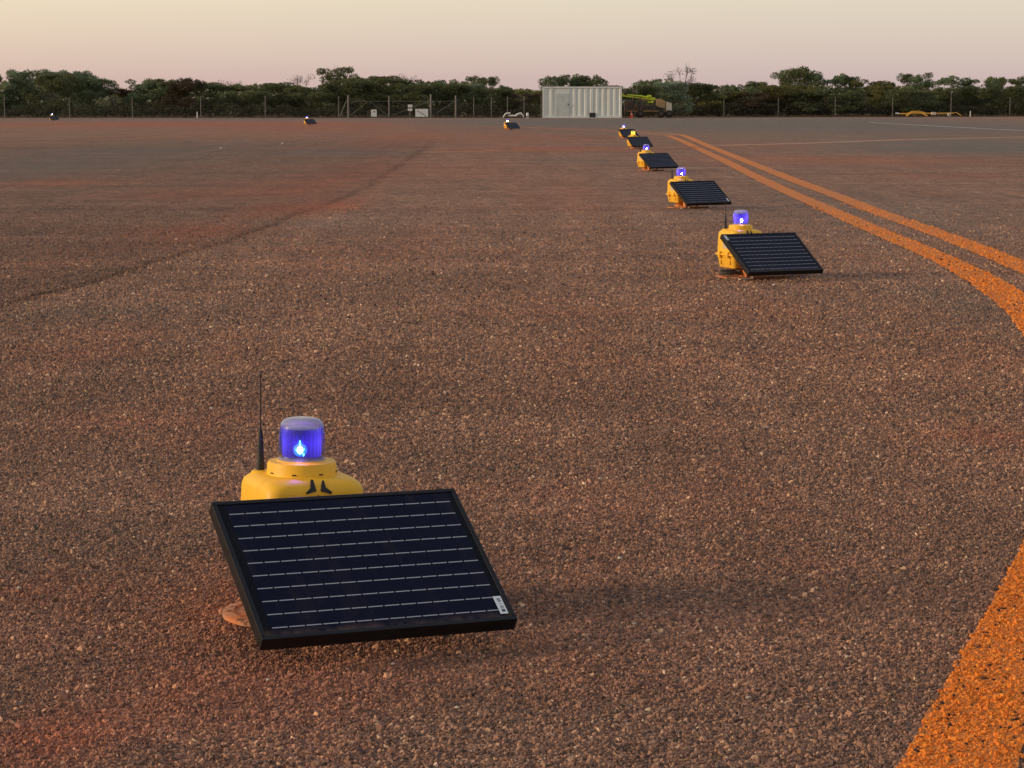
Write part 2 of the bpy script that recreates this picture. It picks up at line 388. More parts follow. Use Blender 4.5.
so.rotation_euler = sd.to_track_quat('Z', 'Y').to_euler()
# camera
cam = bpy.data.cameras.new('Camera'); co = link(bpy.data.objects.new('Camera', cam)); sc.camera = co
cam.sensor_width = 36; cam.lens = 36*2333.35/1024; cam.clip_end = 6000; cam.clip_start = .05
co.location = (0, 0, H); co.rotation_euler = (math.pi/2-PITCH, 0, 0)
sc.view_settings.view_transform = 'Standard'; sc.view_settings.look = 'None'; sc.view_settings.exposure = .12; sc.view_settings.gamma = 1
sc.view_settings.use_curve_mapping = False
sc.render.resolution_x = 1024; sc.render.resolution_y = 768

# ------------------------------------------------------------------ ground
def set_zone(o, X, Y, B=None):
    me = o.data; a = me.color_attributes.new('zone', 'FLOAT_COLOR', 'POINT')
    d, g = zones(X, Y); b = np.zeros_like(X) if B is None else B
    a.data.foreach_set('color', np.stack([d, g, b, np.ones_like(d)], 1).astype(np.float32).ravel())
    j = me.attributes.new('joint', 'FLOAT', 'POINT'); wob = .05*np.sin(Y*1.7)+.03*np.sin(Y*4.1+1)
    jd = X-seamx(Y)-wob*.5; sg = .030+.0009*np.abs(Y)
    j.data.foreach_set('value', (np.exp(-((jd+sg)/sg)**2)*(.75+.25*np.sin(Y*.9))*np.interp(Y, [62, 78], [1, 0])).astype(np.float32))
def grid(name, XX, YY, ZZ, mat):
    ny, nx = XX.shape; idx = np.arange(nx*ny).reshape(ny, nx)
    f = np.stack([idx[:-1, :-1], idx[:-1, 1:], idx[1:, 1:], idx[1:, :-1]], -1).reshape(-1)
    return mesh_np(name, np.stack([XX.ravel(), YY.ravel(), ZZ.ravel()], 1), f, 4, mat)
def edge_y(x): return 185.0+.13*(x)*1.0       # far edge of the sealed apron
ys = np.concatenate([[-60, -20, -5, 1.5], 2.5*np.exp(np.linspace(0, math.log(176/2.5), 330))])
us = np.concatenate([np.linspace(-3.5, -.32, 24), np.linspace(-.30, .30, 260), np.linspace(.32, 3.5, 24)])
XX = np.outer(np.maximum(np.abs(ys), 3)+2, us); YY = np.repeat(ys[:, None], len(us), 1)
# lines of the lattice follow the seam so that its edge stays crisp
last = np.clip(edge_y(np.linspace(-60, 60, 2)), 0, 400)
XL = XX[-1:, :]; YL = 178+.6*np.maximum(0, XL-14); YL = np.clip(YL, 176.5, 199)
XX = np.concatenate([XX, XL]); YY = np.concatenate([YY, YL])
sx_ = seamx(YY)
dist = XX-sx_
ZZ = -.012*np.exp(-((dist+.05)/.05)**2)*(YY < 120)       # shallow groove where the two seals meet
gnd = grid('tarmac', XX, YY, ZZ, M['seal']); tag(gnd, kind='structure')
Bm = 1/(1+np.exp(np.clip(dist.ravel()/(.04+.004*np.abs(YY.ravel())), -50, 50)))*np.interp(YY.ravel(), [62, 85], [1, 0])
set_zone(gnd, XX.ravel(), YY.ravel(), Bm)
# red earth beyond the apron to the horizon
m = NT('red earth'); P = m.pos(); nz = m.noise(P, .25, 6, .65); n2 = m.noise(P, 3, 5, .7)
m.base(m.mix(m.maprange(n2, .35, .7), m.mix(m.maprange(nz, .4, .6), (.17, .085, .05), (.12, .09, .06)), (.22, .15, .09)), .95, 0, .1)
M['earth'] = m.m
b = MB(); b.bm.faces.new([b.bm.verts.new(p) for p in ((-3000, -400, -.06), (3000, -400, -.06), (3000, 6000, -.06), (-3000, 6000, -.06))])
tag(b.build('ground', M['earth']), kind='structure')

# painted lines: (x, y, width)
LA = [(-1.6, -4), (-.9, -1.5), (-.3, .5), (.15, 2.0), (.50, 3.1), (.81, 4.12), (1.11, 5.05), (1.57, 6.5), (2.12, 8.5), (2.53, 10.5), (2.80, 12.2), (2.96, 13.3), (3.115, 14.8), (3.23, 16.3), (3.335, 18.5), (3.43, 22.2), (3.55, 25.9), (3.70, 31), (3.94, 37.7), (4.36, 48), (4.80, 60), (5.25, 72), (5.50, 80), (5.58, 84)]
LB = [(-.6, -3), (.2, -1), (1.0, 1), (1.75, 3.5), (2.4, 6.2), (3.0, 9.5), (3.45, 13), (3.69, 16.2), (3.89, 20.5), (4.0, 25), (4.17, 30), (4.35, 36), (4.59, 42.6), (4.93, 52), (5.42, 65), (6.02, 80), (6.2, 86)]
def smooth(pts, step=.12):
    P = np.array(pts, float); d = np.r_[0, np.cumsum(np.hypot(*np.diff(P, axis=0).T))]
    # Catmull-Rom through the points
    out = []
    for i in range(len(P)-1):
        p0 = P[max(i-1, 0)]; p1 = P[i]; p2 = P[i+1]; p3 = P[min(i+2, len(P)-1)]
        n = max(2, int((d[i+1]-d[i])/max(step, .01*abs(p1[1]))))
        for k in range(n):
            t_ = k/n; out.append(.5*((2*p1)+(-p0+p2)*t_+(2*p0-5*p1+4*p2-p3)*t_**2+(-p0+3*p1-3*p2+p3)*t_**3))
    out.append(P[-1]); return np.array(out)
def ribbon(name, pts, wid, z, mat, step=.12, across=5, ragged=.004):
    c = smooth(pts, step); d = np.gradient(c, axis=0); d /= np.hypot(d[:, 0], d[:, 1])[:, None]; nrm = np.stack([d[:, 1], -d[:, 0]], 1)
    wv = np.interp(c[:, 1], wid[0], wid[1]) if isinstance(wid, tuple) else np.full(len(c), wid)
    k = np.linspace(-.5, .5, across)
    off = wv[:, None]*k[None]
    off[:, 0] += rng.normal(0, ragged, len(c)); off[:, -1] += rng.normal(0, ragged, len(c))
    XX = c[:, 0:1]+nrm[:, 0:1]*off; YY = c[:, 1:2]+nrm[:, 1:2]*off
    o = grid(name, XX, YY, np.full_like(XX, z), mat)
    set_zone(o, XX.ravel(), YY.ravel(), None); tag(o, kind='structure'); return o, c, wv
lineA, cA, wA = ribbon('painted_line', LA, ([0, 6, 12, 15, 17, 30, 60, 85], [.2, .2, .25, .26, .235, .225, .235, .25]), .004, M['paint'])
lineB, cB, wB = ribbon('painted_line', LB, ([0, 14, 30, 60, 86], [.24, .24, .235, .25, .28]), .0045, M['paint'])
ribbon('worn_line', [(5.66, 84.2), (5.5, 88), (4.7, 94), (3.0, 102), (-.8, 115.8), (-4.7, 120.8), (-11.4, 126), (-21, 135), (-34, 148)], .9, .004, M['line_far'], ragged=.05)
ribbon('worn_line', [(6.2, 86.2), (6.05, 90), (5.2, 97), (3.6, 103)], .6, .0045, M['line_far'], ragged=.05)
ribbon('worn_line', [(-2.1, 55.5), (-1.84, 56), (.2, 58.4), (3.3, 60.6), (4.7, 62.5)], .85, .004, M['line_far'], ragged=.05)
ribbon('worn_line', [(5.6, 65), (8.4, 68.3), (12.3, 74.6), (17.7, 81), (30, 96), (50, 120)], .95, .004, M['line_pale'], ragged=.06)
ribbon('worn_line', [(21.3, 140), (21.25, 123.4), (21.3, 113.5), (21.6, 97.8), (22.6, 80)], .30, .004, M['line_white'], ragged=.02)

# loose chips pressed into the seal: nobody could count them
def line_dist(X, Y, c, wv):
    """signed: <0 inside the ribbon"""
    ok = (c[:, 1] > -1) & (c[:, 1] < 25); c = c[ok]; wv = wv[ok]
    xi = np.interp(Y, c[:, 1], c[:, 0]); wi = np.interp(Y, c[:, 1], wv)
    sl = np.interp(Y, c[:, 1], np.gradient(c[:, 0], c[:, 1]))
    return np.abs(X-xi)/np.sqrt(1+sl**2)-wi/2
def scatter(y0, y1, pitch0, pitch1, margin):
    xs, ys_ = [], []; y = y0
    while y < y1:
        f = (y-y0)/(y1-y0); pt = pitch0+(pitch1-pitch0)*f
        hw = .232*y+margin; n = int(2*hw/pt)
        x = (np.arange(n)-n/2)*pt+rng.uniform(-.45, .45, n)*pt
        xs.append(x); ys_.append(y+rng.uniform(-.45, .45, n)*pt); y += pt
    return np.concatenate(xs), np.concatenate(ys_)
def chips(name, X, Y, S, Z, mat, parent=None):
    n = len(X); nb = 5
    ang = rng.uniform(0, 2*np.pi, n)[:, None]+np.arange(nb)[None]*2*np.pi/nb+rng.uniform(-.35, .35, (n, nb))
    rad = S[:, None]*rng.uniform(.40, .66, (n, nb)); asp = rng.uniform(.48, .95, n)[:, None]; rot = rng.uniform(0, np.pi, n)[:, None]
    def ring(k, z, jit):
        a = np.cos(ang)*rad*k; b_ = np.sin(ang)*rad*k*asp
        x = a*np.cos(rot)-b_*np.sin(rot); y_ = a*np.sin(rot)+b_*np.cos(rot)
        return np.stack([X[:, None]+x, Y[:, None]+y_, z[:, None]+0*x], -1)
    hgt = S*rng.uniform(.18, .48, n)
    tx = rng.uniform(-.6, .6, n)[:, None]; ty = rng.uniform(-.6, .6, n)[:, None]
    lo = ring(1.0, Z-.002, 0.0)
    hi = ring(rng.uniform(.45, .75, n)[:, None], Z+hgt, 0.0)
    hi[..., 2] += (hi[..., 0]-X[:, None])*tx+(hi[..., 1]-Y[:, None])*ty
    V = np.concatenate([lo, hi], 1).reshape(-1, 3)
    base = (np.arange(n)*2*nb)[:, None]
    # sides as quads, tops as polygons: write loops by hand
    i = np.arange(nb); j = (i+1) % nb
    side = np.stack([i, j, j+nb, i+nb], -1).reshape(-1); top = np.arange(nb, 2*nb)
    loops = np.concatenate([base+side[None], base+top[None]], 1).ravel()
    sizes = np.tile(np.r_[np.full(nb, 4), nb], n)
    me = bpy.data.meshes.new(name); me.vertices.add(len(V)); me.vertices.foreach_set('co', V.astype(np.float32).ravel())
    me.loops.add(len(loops)); me.loops.foreach_set('vertex_index', loops.astype(np.int32))
    me.polygons.add(len(sizes)); me.polygons.foreach_set('loop_start', np.r_[0, np.cumsum(sizes)[:-1]].astype(np.int32))
    me.update(calc_edges=True); me.materials.append(mat); me.shade_flat()
    o = bpy.data.objects.new(name, me); link(o)
    if parent: o.parent = parent
    VX = V[:, 0].astype(float); VY = V[:, 1].astype(float)
    d, g = zones(X, Y); a = me.color_attributes.new('zone', 'FLOAT_COLOR', 'POINT')
    Bc = 1/(1+np.exp(np.clip((X-seamx(Y))/.05, -50, 50)))
    col = np.repeat(np.stack([d, g, Bc, np.ones(n)], 1), 2*nb, axis=0)
    a.data.foreach_set('color', col.astype(np.float32).ravel())
    jn = me.attributes.new('joint', 'FLOAT', 'POINT'); wob = .05*np.sin(Y*1.7)+.03*np.sin(Y*4.1+1); sg = .030+.0009*Y
    jn.data.foreach_set('value', np.repeat(np.exp(-((X-seamx(Y)-wob*.5+sg)/sg)**2)*(.75+.25*np.sin(Y*.9)), 2*nb).astype(np.float32))
    return o
parts_ = [scatter(3.3, 6.8, .0077, .0083, 1.1), scatter(6.8, 11.5, .0090, .0136, .9), scatter(11.5, 28, .0160, .045, .9)]
X = np.concatenate([p_[0] for p_ in parts_]); Y = np.concatenate([p_[1] for p_ in parts_])
S = np.interp(Y, [3, 6.8, 11.5, 19, 28], [.0088, .0094, .0138, .017, .019])*rng.lognormal(0, .27, len(X))
keep = rng.uniform(0, 1, len(X)) < np.interp(Y, [3, 11, 18, 28], [.93, .85, .5, .06])
X, Y, S = X[keep], Y[keep], S[keep]
S = np.minimum(S, .024)
da = np.minimum(line_dist(X, Y, cA, wA), line_dist(X, Y, cB, wB))+rng.normal(0, .003, len(X))
inn = da < 0
rock = chips('gravel', X[~inn], Y[~inn], S[~inn], np.full((~inn).sum(), -.0005), M['chips']); tag(rock, 'coarse brown and tan stone chips bedded in the runway seal', 'gravel', kind='stuff')
for lo_, c_, w_ in ((lineA, cA, wA), (lineB, cB, wB)):
    s_ = inn & (line_dist(X, Y, c_, w_) < .012)
    if c_ is cB: s_ &= ~(line_dist(X, Y, cA, wA) < .012)
    tag(chips('painted_chips', X[s_], Y[s_], S[s_]*1.05, np.full(s_.sum(), .0025), M['paint_chips'], lo_), kind='stuff')
# a few larger pale pebbles lying loose
peb = [(282.5, 144.5), (221, 149), (718, 287), (745, 291), (774, 286), (263, 331), (393, 666), (847, 659), (748, 700), (268, 682), (634, 626), (560, 345), (437, 300), (930, 276), (620, 560), (19, 590), (457, 710), (100, 640), (870, 480), (520, 240), (680, 350), (350, 330), (600, 480), (420, 420)]
b = MB(); rp = random.Random(3)
for i, (px, py) in enumerate(peb):
    x, y = gpix(px, py); s = (.0035+.0006*y*rp.uniform(.5, 1.1)) if y < 40 else .05
    q = bmesh.new(); bmesh.ops.create_icosphere(q, subdivisions=1, radius=s)
    for v in q.verts: v.co = Vector((v.co.x*rp.uniform(.8, 1.2), v.co.y*rp.uniform(.8, 1.2), v.co.z*.6*rp.uniform(.8, 1.2)))
    b.merge(q, Matrix.Translation((x, y, s*.4+.003)))
tag(b.build('pebbles', plain('pale quartz', (.55, .48, .40), .6, 0, (.4, .25, .17), 80, .8)), 'scattered pale pebbles lying loose on the runway', 'pebbles', kind='stuff')

# ------------------------------------------------------------------ solar beacon unit
TILT = R(32.1); PW, PL, PB = .586, .440, .077
def make_unit():
    root = empty('beacon_light', (0, 0, 0))
    # base plate
    b = MB(); b.lathe([(.172, 0), (.178, .004), (.176, .012), (.168, .015), (.150, .015), (.146, .011), (.10, .012), (.02, .013)], (-.035, -.075), 48)
    b.build('base_plate', M['plate'], root, True, 35)
    b = MB(); b.lathe([(.075, .012), (.075, .03), (.055, .045), (.055, .078)], (0, 0), 28)
    b.build('pedestal', M['orange'], root, True, 35)
    # front skid, pale strip and bracket carrying the panel
    b = MB(); b.box((-.10, -.345, .004), (.16, -.305, .024), .003); b.box((-.02, -.304, .004), (.02, -.18, .018), .003)
    b.build('skid', M['skid'], root)
    MB().box((-.20, -.345, .004), (-.102, -.310, .012), .002).build('pale_strip', M['strip'], root)
    b = MB()
    for s in (-.085, .085):
        b.box((s-.004, -.235, .012), (s+.004, -.185, .285), .0015)
        b.box((s-.004, -.20, .15), (s+.004, -.115, .175), .0015)
        b.box((s-.012, -.245, .012), (s+.012, -.14, .020), .0015)
    b.box((-.06, -.22, .045), (.06, -.14, .085), .006)
    b.build('bracket', M['orange'], root)
    # two-part moulded case
    lo = MB(); sc_ = [(.096, .096, .02, .058), (.108, .108, .024, .064), (.113, .113, .026, .09), (.122, .122, .028, .145)]
    lo.rings([rrect(a, b_, r, z) for a, b_, r, z in sc_])
    for a in (-.062, .062):          # moulded corner ribs
        for q in range(4): lo.box((a-.003, -.1225, .085), (a+.003, -.106, .140), .001, Matrix.Rotation(q*math.pi/2, 4, 'Z'))
    box = lo.build('case', M['yellow'], root, True, 40)
    up = MB(); up.rings([rrect(a, b_, r, z) for a, b_, r, z in [(.123, .123, .028, .165), (.1225, .1225, .03, .21), (.1215, .1215, .033, .26), (.1205, .1205, .036, .296), (.117, .117, .038, .309), (.108, .108, .042, .319), (.088, .088, .045, .3265), (.05, .05, .04, .3275)]])
    up.build('lid', M['yellow'], root, True, 50)
    rim = MB(); rim.rings([rrect(a, b_, r, z) for a, b_, r, z in [(.121, .121, .028, .1455), (.1345, .1345, .032, .1485), (.1355, .1355, .032, .155), (.1345, .1345, .032, .1615), (.121, .121, .03, .1645)]])
    rim.build('rim', M['yellow'], root, True, 40)
    for q in (1, 3):
        for a in (-.055, .055):
            b = MB(); b.box((a-.014, -.143, .133), (a+.014, -.134, .177), .003, Matrix.Rotation(-q*math.pi/2, 4, 'Z')); b.build('clasp', M['yellow'], root, True, 40)
    MB().box((-.1245, -.035, .195), (-.1205, .03, .25), .0005).build('label_plate', M['label'], root)
    # antenna pad (rear left) and antenna
    b = MB(); b.lathe([(.026, .310), (.025, .324), (.021, .328), (.002, .329)], (-.078, .068), 20); b.build('antenna_pad', M['yellow'], root, True, 35)
    an = MB().lathe([(.0098, .328), (.0098, .345), (.0088, .350), (.0078, .375), (.0056, .418), (.0042, .426), (.0010, .4265)], (-.08, .07), 16).build('antenna', M['rubber'], root, True, 40)
    MB().lathe([(.0020, .425), (.0017, .540), (.0014, .549), (.0028, .5495), (.0028, .558), (.0006, .559)], (-.08, .07), 8).build('whip', M['rubber'], an, True, 40)
    # collar
    b = MB(); b.lathe([(.084, .3245), (.0835, .3265), (.0812, .352), (.0787, .3565), (.060, .3575), (.058, .360), (.030, .360)], (0, 0), 56)
    col = b.build('collar', M['yellow'], root, True, 30)
    for k in range(8):
        a = R(-90+45*k+14); MB().box((-.0050, .0816, .3315), (.0050, .0842, .3345), 0, Matrix.Rotation(a-math.pi/2, 4, 'Z')).build('slot', M['rubber'], col)
    # lamp
    b = MB(); b.lathe([(.0575, .3575), (.0575, .3612), (.0553, .363), (.0550, .375), (.0535, .420), (.0525, .434), (.0500, .4455), (.0445, .4530), (.036, .4572), (.024, .4592), (.010, .4597), (.001, .4598)], (0, 0), 56, False, True)
    lens = b.build('lens', M['lens'], root, True, 60)
    b = MB(); n = 96
    def pleat(r, z): return [((r+.0009*(i % 2))*math.cos(2*math.pi*i/n), (r+.0009*(i % 2))*math.sin(2*math.pi*i/n), z) for i in range(n)]
    b.rings([pleat(.044, .368), pleat(.0455, .372), pleat(.0445, .428), pleat(.041, .434)], False, False)
    drum = b.build('inner_lens', M['drum'], lens)
    MB().lathe([(.0405, .4342), (.030, .4365), (.004, .437)], (0, 0), 40, False, True).build('reflector_cap', M['alu'], lens, True, 40)
    b = MB(); b.lathe([(.050, .3605), (.050, .364), (.044, .3655), (.002, .3655)], (0, 0), 40); b.build('seat_ring', M['black'], lens, True, 40)
    q = MB(); RZ = Matrix.Rotation(R(-24), 4, 'Z')
    s = bmesh.new(); bmesh.ops.create_uvsphere(s, u_segments=20, v_segments=12, radius=.0078); q.merge(s, RZ @ Matrix.Translation((0, -.048, .388)) @ Matrix.Diagonal((.9, .35, 1.15, 1)))
    s = bmesh.new(); bmesh.ops.create_uvsphere(s, u_segments=14, v_segments=10, radius=.0036); s.free(); q.build('bulb', M['led'], lens, True)
    q = MB(); s = bmesh.new(); bmesh.ops.create_uvsphere(s, u_segments=20, v_segments=12, radius=.0160); q.merge(s, RZ @ Matrix.Translation((0, -.0445, .388)) @ Matrix.Diagonal((1, .25, 1.0, 1)))
    q.build('lamp_halo', M['halo'], lens, True)  # emissive patch added as the halo of glow around the bulb
    # three-bladed emblem on the lid, above the panel's edge
    b = MB(); ins = lambda z: -.1215+max(0, (z-.300))*.34
    cz = .2985
    for k in range(3):
        th = R(120*k)
        # a chevron: vertex towards the centre, two swept blades
        sh = [(0.0045, -.0), (.012, .028), (.0165, .0285), (.020, .010), (.038, -.004), (.034, -.0095), (.017, -.004)]
        for sgn in ((1,),):
            pts = []
            for (u, v) in sh: pts.append((u, v))
            c0 = Vector((.0, .0)); out = []
            for (u, v) in pts:
                x = (u+.002)*.84; z = (v+.003)*.84
                out.append((x*math.cos(th)-z*math.sin(th), x*math.sin(th)+z*math.cos(th)))
            vs0 = [(x, ins(cz+z)-.0012, cz+z) for x, z in out]
            vs1 = [(x, ins(cz+z)+.003, cz+z) for x, z in out]
            f0 = [b.bm.verts.new(p_) for p_ in vs0]; f1 = [b.bm.verts.new(p_) for p_ in vs1]
            b.bm.faces.new(f0); b.bm.faces.new(f1[::-1])
            for i in range(len(f0)):
                j = (i+1) % len(f0); b.bm.faces.new((f0[i], f1[i], f1[j], f0[j]))
    b.build('emblem', M['rubber'], root)
    # panel
    pan = empty('panel', (0, -.61, PB)); pan.rotation_euler = (TILT, 0, 0); pan.parent = root
    hw = PW/2; fr = .011; th = .033
    b = MB()
    b.box((-hw, 0, -th), (hw, fr, 0), .0012); b.box((-hw, PL-fr, -th), (hw, PL, 0), .0012)
    b.box((-hw, fr+.0004, -th), (-hw+fr, PL-fr-.0004, 0), .0012); b.box((hw-fr, fr+.0004, -th), (hw, PL-fr-.0004, 0), .0012)
    b.box((-hw+fr, fr, -.008), (hw-fr, PL-fr, -.006))
    fo = b.build('frame', M['black'], pan)
    me = bpy.data.meshes.new('glass'); z = -.0025
    me.from_pydata([(-hw+fr, fr, z), (hw-fr, fr, z), (hw-fr, PL-fr, z), (-hw+fr, PL-fr, z)], [], [(0, 1, 2, 3)])
    uvl = me.uv_layers.new(name='uv'); me.materials.append(M['cells'])
    for i, c_ in enumerate(((0, 0), (1, 0), (1, 1), (0, 1))): uvl.data[i].uv = c_
    go = link(bpy.data.objects.new('glass', me)); go.parent = pan
    b = MB(); b.box((-.16, .08, -th-.012), (.16, .11, -th-.001), .002); b.box((-.16, .30, -th-.012), (.16, .33, -th-.001), .002); b.box((-.012, .02, -th-.02), (.012, .06, -th-.001), .002)
    b.build('rail', M['alu'], pan)
    return root
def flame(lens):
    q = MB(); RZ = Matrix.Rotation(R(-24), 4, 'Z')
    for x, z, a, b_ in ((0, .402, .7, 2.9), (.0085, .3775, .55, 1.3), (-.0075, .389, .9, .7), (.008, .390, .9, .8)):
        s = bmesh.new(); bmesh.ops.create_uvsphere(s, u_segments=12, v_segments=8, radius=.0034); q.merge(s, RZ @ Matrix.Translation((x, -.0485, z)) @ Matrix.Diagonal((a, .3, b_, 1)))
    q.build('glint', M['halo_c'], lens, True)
def cable(root):
    b = MB(); pts = []
    for i in range(60):
        a = 2*math.pi*i/24; k = i//24
        pts.append((-.150+(.082-.005*k)*math.cos(a), -.125+(.062-.004*k)*math.sin(a), .024+.012*i/24))
    pts += [(-.06, -.08, .05), (-.04, -.07, .062)]
    b.tube(pts, .0062, 8); b.build('cable', M['cable'], root, True)
def sticker(pan, u, v, w_=.019, h_=.056):
    hw = PW/2; me = bpy.data.meshes.new('sticker'); z = -.0008
    x0 = -hw+PW*u; y0 = PL*v
    me.from_pydata([(x0, y0, z), (x0+w_, y0, z), (x0+w_, y0+h_, z), (x0, y0+h_, z)], [], [(0, 1, 2, 3)])
    uvl = me.uv_layers.new(name='uv'); me.materials.append(M['barcode'])
    for i, c_ in enumerate(((0, 0), (1, 0), (1, 1), (0, 1))): uvl.data[i].uv = c_
    o = link(bpy.data.objects.new('sticker', me)); o.parent = pan; return o
proto = make_unit()
G = 'solar beacon lights set out in a curve on the apron'
def b2(x, y, yaw): a = R(yaw); return (x-math.sin(a)*.61, y+math.cos(a)*.61, 0.0)
def g2(px, py, dx=0): x, y = gpix(px, py); return (x, y, 0)
units = [
 (b2(-.2564, 4.909, 23.8), 23.8, -.78, (.943, .045), 'v', 'largest and nearest yellow solar beacon, black aerial and barcoded panel in full view'),
 (b2(1.840, 15.608, 25.0), 25.0, 0, (.02, .84), 'v', 'second nearest solar beacon, grey cable coil on its base, sticker at upper left of panel'),
 (b2(2.219, 26.238, 27.5), 27.5, .5, (.94, .05), 'v', 'third nearest solar beacon, small pale sticker at its panel\'s lower right corner'),
 (b2(2.66, 40.8, 28.5), 28.5, .6, None, 'v', 'fourth nearest solar beacon, violet lamp just in front of the yellow-lit one'),
 (None, 22, 0, None, 'y', 'solar beacon whose lamp glows yellow, the only yellow light of the row'),
 (None, 22, 0, None, 'v', 'solar beacon with violet lamp partly hidden behind the yellow-lit one'),
 (None, 32, 0, None, 'v', 'small far solar beacon in front of the white tow dolly, left of the container'),
 (None, 30, 0, None, 'v', 'tiny far solar beacon standing alone left of the fence gates'),
 (None, 30, 0, None, 'v', 'farthest tiny solar beacon at the far left of the apron'),
]
farpos = {4: (633, 152.5-.0), 5: (623.5, 138.3), 6: (507.5, 129.6), 7: (307, 124.8), 8: (52, 120.4)}
for i, (loc, yaw, roll, st, kind, lab) in enumerate(units):
    o = proto if i == 0 else copy_tree(proto)
    if loc is None:
        if i == 4: x, y = gpix(633, 148.4)
        else: x, y = gpix(*farpos[i])
        loc = (x, y, 0)
    o.location = loc
    rel = math.degrees(math.atan2(loc[0], loc[1]))
    o.rotation_euler = (0, R(-roll), R(yaw))
    tag(o, lab, 'beacon light', G)
    UNITS = globals().setdefault('UNITS', []); UNITS.append(o)
def kids(o):
    for c_ in o.children:
        yield c_; yield from kids(c_)
cable(UNITS[1])
flame([c_ for c_ in UNITS[0].children if c_.name.split('.')[0] == 'lens'][0])
for i, o in enumerate(UNITS):
    y_ = units[i][4] == 'y'
    for c_ in kids(o):
        n_ = c_.name.split('.')[0]
        if n_ == 'bulb':
            c_.material_slots[0].link = 'OBJECT'; c_.material_slots[0].material = M['led_y'] if y_ else (M['led'] if i == 0 else (M['led_w'] if i < 6 else M['led_f']))
        if n_ == 'lamp_halo':
            c_.material_slots[0].link = 'OBJECT'; c_.material_slots[0].material = M['halo_y'] if y_ else (M['halo'] if i == 0 else M['halo_w'])
        if n_ in ('inner_lens', 'lens'):
            c_.material_slots[0].link = 'OBJECT'
            c_.material_slots[0].material = M[{'inner_lens': 'drum', 'lens': 'lens'}[n_]+('_y' if y_ else ('_w' if i and n_ == 'inner_lens' else ''))]
        if n_ == 'panel' and units[i][3]:
            sticker(c_, *units[i][3])
    ld = bpy.data.lights.new('lamp_glow', 'POINT'); ld.energy = .42 if not y_ else .8; ld.color = (.30, .10, 1.0) if not y_ else (1, .75, .1); ld.shadow_soft_size = .006
    lo_ = link(bpy.data.objects.new('lamp_glow', ld)); lo_.parent = o; lo_.location = (-.0210, -.0472, .392)

# ------------------------------------------------------------------ container
def mat_cont():
    m = NT('container paint'); o = m.obj(); nz = m.noise(m.scalev(o, (1, 1, .25)), 2.5, 6, .65)
    c = m.mix(m.maprange(nz, .48, .75, 0, .5), (.68, .72, .69), (.46, .45, .40)); m.base(c, .55, 0, .3); return m.m
M['cont'] = mat_cont(); M['cont_door'] = plain('door paint', (.54, .59, .59), .5, 0, (.3, .3, .28), 3, .5)
M['dark'] = plain('dark metal', (.02, .02, .02), .6)
cx0, _ = gpix(542.5, 118); cx1, yC = gpix(621.5, 118); yC = 177.2; CL = 5.98; CH = 2.36
ct = empty('container', ((cx0+cx1)/2, yC, 0), R(-1.2)); tag(ct, 'pale grey corrugated shipping container with a flat side door and small black vent', 'container')
b = MB(); hl = CL/2; n = 13; per = (CL-.3)/n; prof = []
for i in range(n):
    x = -hl+.15+i*per
    prof += [(x, .03), (x+per*.35, .03), (x+per*.5, .075), (x+per*.85, .075)]
prof.append((hl-.15, .03))
z0, z1 = .16, CH-.12
for (xa, ya), (xb, yb) in zip(prof, prof[1:]):
    if (xa+xb)/2 > -2.02 and (xa+xb)/2 < -.92: ya = yb = .06
    b.bm.faces.new([b.bm.verts.new(p_) for p_ in ((xa, ya, z0), (xb, yb, z0), (xb, yb, z1), (xa, ya, z1))])
b.box((-hl+.1, .12, z0), (hl-.1, 2.34, z1)); side = b.build('wall', M['cont'], ct)
b = MB()
for x in (-hl, hl-.15):
    for y in (0, 2.29): b.box((x, y, .12), (x+.15, y+.15, CH-.10), .01)
for y in (0, 2.32):
    b.box((-hl, y, 0), (hl, y+.12, .159), .01); b.box((-hl, y, CH-.119), (hl, y+.12, CH-.01), .01)
for x in (-hl, hl-.12):
    b.box((x, .12, 0), (x+.12, 2.32, .159), .01); b.box((x, .12, CH-.119), (x+.12, 2.32, CH-.01), .01)
b.build('frame', M['cont'], ct)
b = MB(); b.box((-hl+.02, .02, CH-.05), (hl-.02, 2.42, CH+.004)); b.box((1.3, .6, CH+.004), (2.8, 1.6, CH+.09), .01); b.build('roof', plain('rusty roof', (.20, .17, .14), .7, 0, (.1, .05, .03), 4, .8), ct)
dr = MB().box((-2.0, .012, .17), (-.95, .058, 1.85), .012).build('door', M['cont_door'], ct)
MB().box((-1.07, -.03, .95), (-1.02, .010, 1.10), .01).build('handle', M['dark'], dr)
b = MB(); b.box((.55, -.03, .05), (1.0, .028, .40), .015)
b.build('vent', M['dark'], ct)

# ------------------------------------------------------------------ drill rig beside the container
PX = 1/13.15
def wx(px, d=178.0): return (px-512)/2333.35*d
def wz(py, d=178.0): return H-(py-102.008)/2333.35*d
M['lime'] = plain('lime paint', (.62, .70, .03), .45, 0, (.25, .25, .05), 5, .6)
M['tan'] = plain('tan cover', (.42, .27, .13), .7, 0, (.25, .15, .09), 5, .7)
M['cream'] = plain('cream sheet', (.62, .54, .44), .6, 0, (.4, .32, .22), 3, .6)
M['machine'] = plain('dark greasy steel', (.045, .032, .028), .5, 0, (.12, .06, .03), 6, .8)
M['tyre'] = plain('tyre rubber', (.018, .017, .016), .85, 0, (.07, .045, .03), 8, .6)
M['rust'] = plain('ochre steel', (.20, .11, .04), .6, 0, (.12, .06, .03), 9, .7)
D = 180.0
rg = empty('drill_rig', (wx(647, D), D, 0)); tag(rg, 'wheeled drilling machine with a lime green boom laid flat, right of the container', 'drill rig')
ox = wx(647, D)
def rx(px): return wx(px, D)-ox
def rzz(py): return wz(py, D)
b = MB(); b.box((rx(626), .3, .42), (rx(668), .55, .56), .02); b.box((rx(626), 1.35, .42), (rx(668), 1.6, .56), .02)
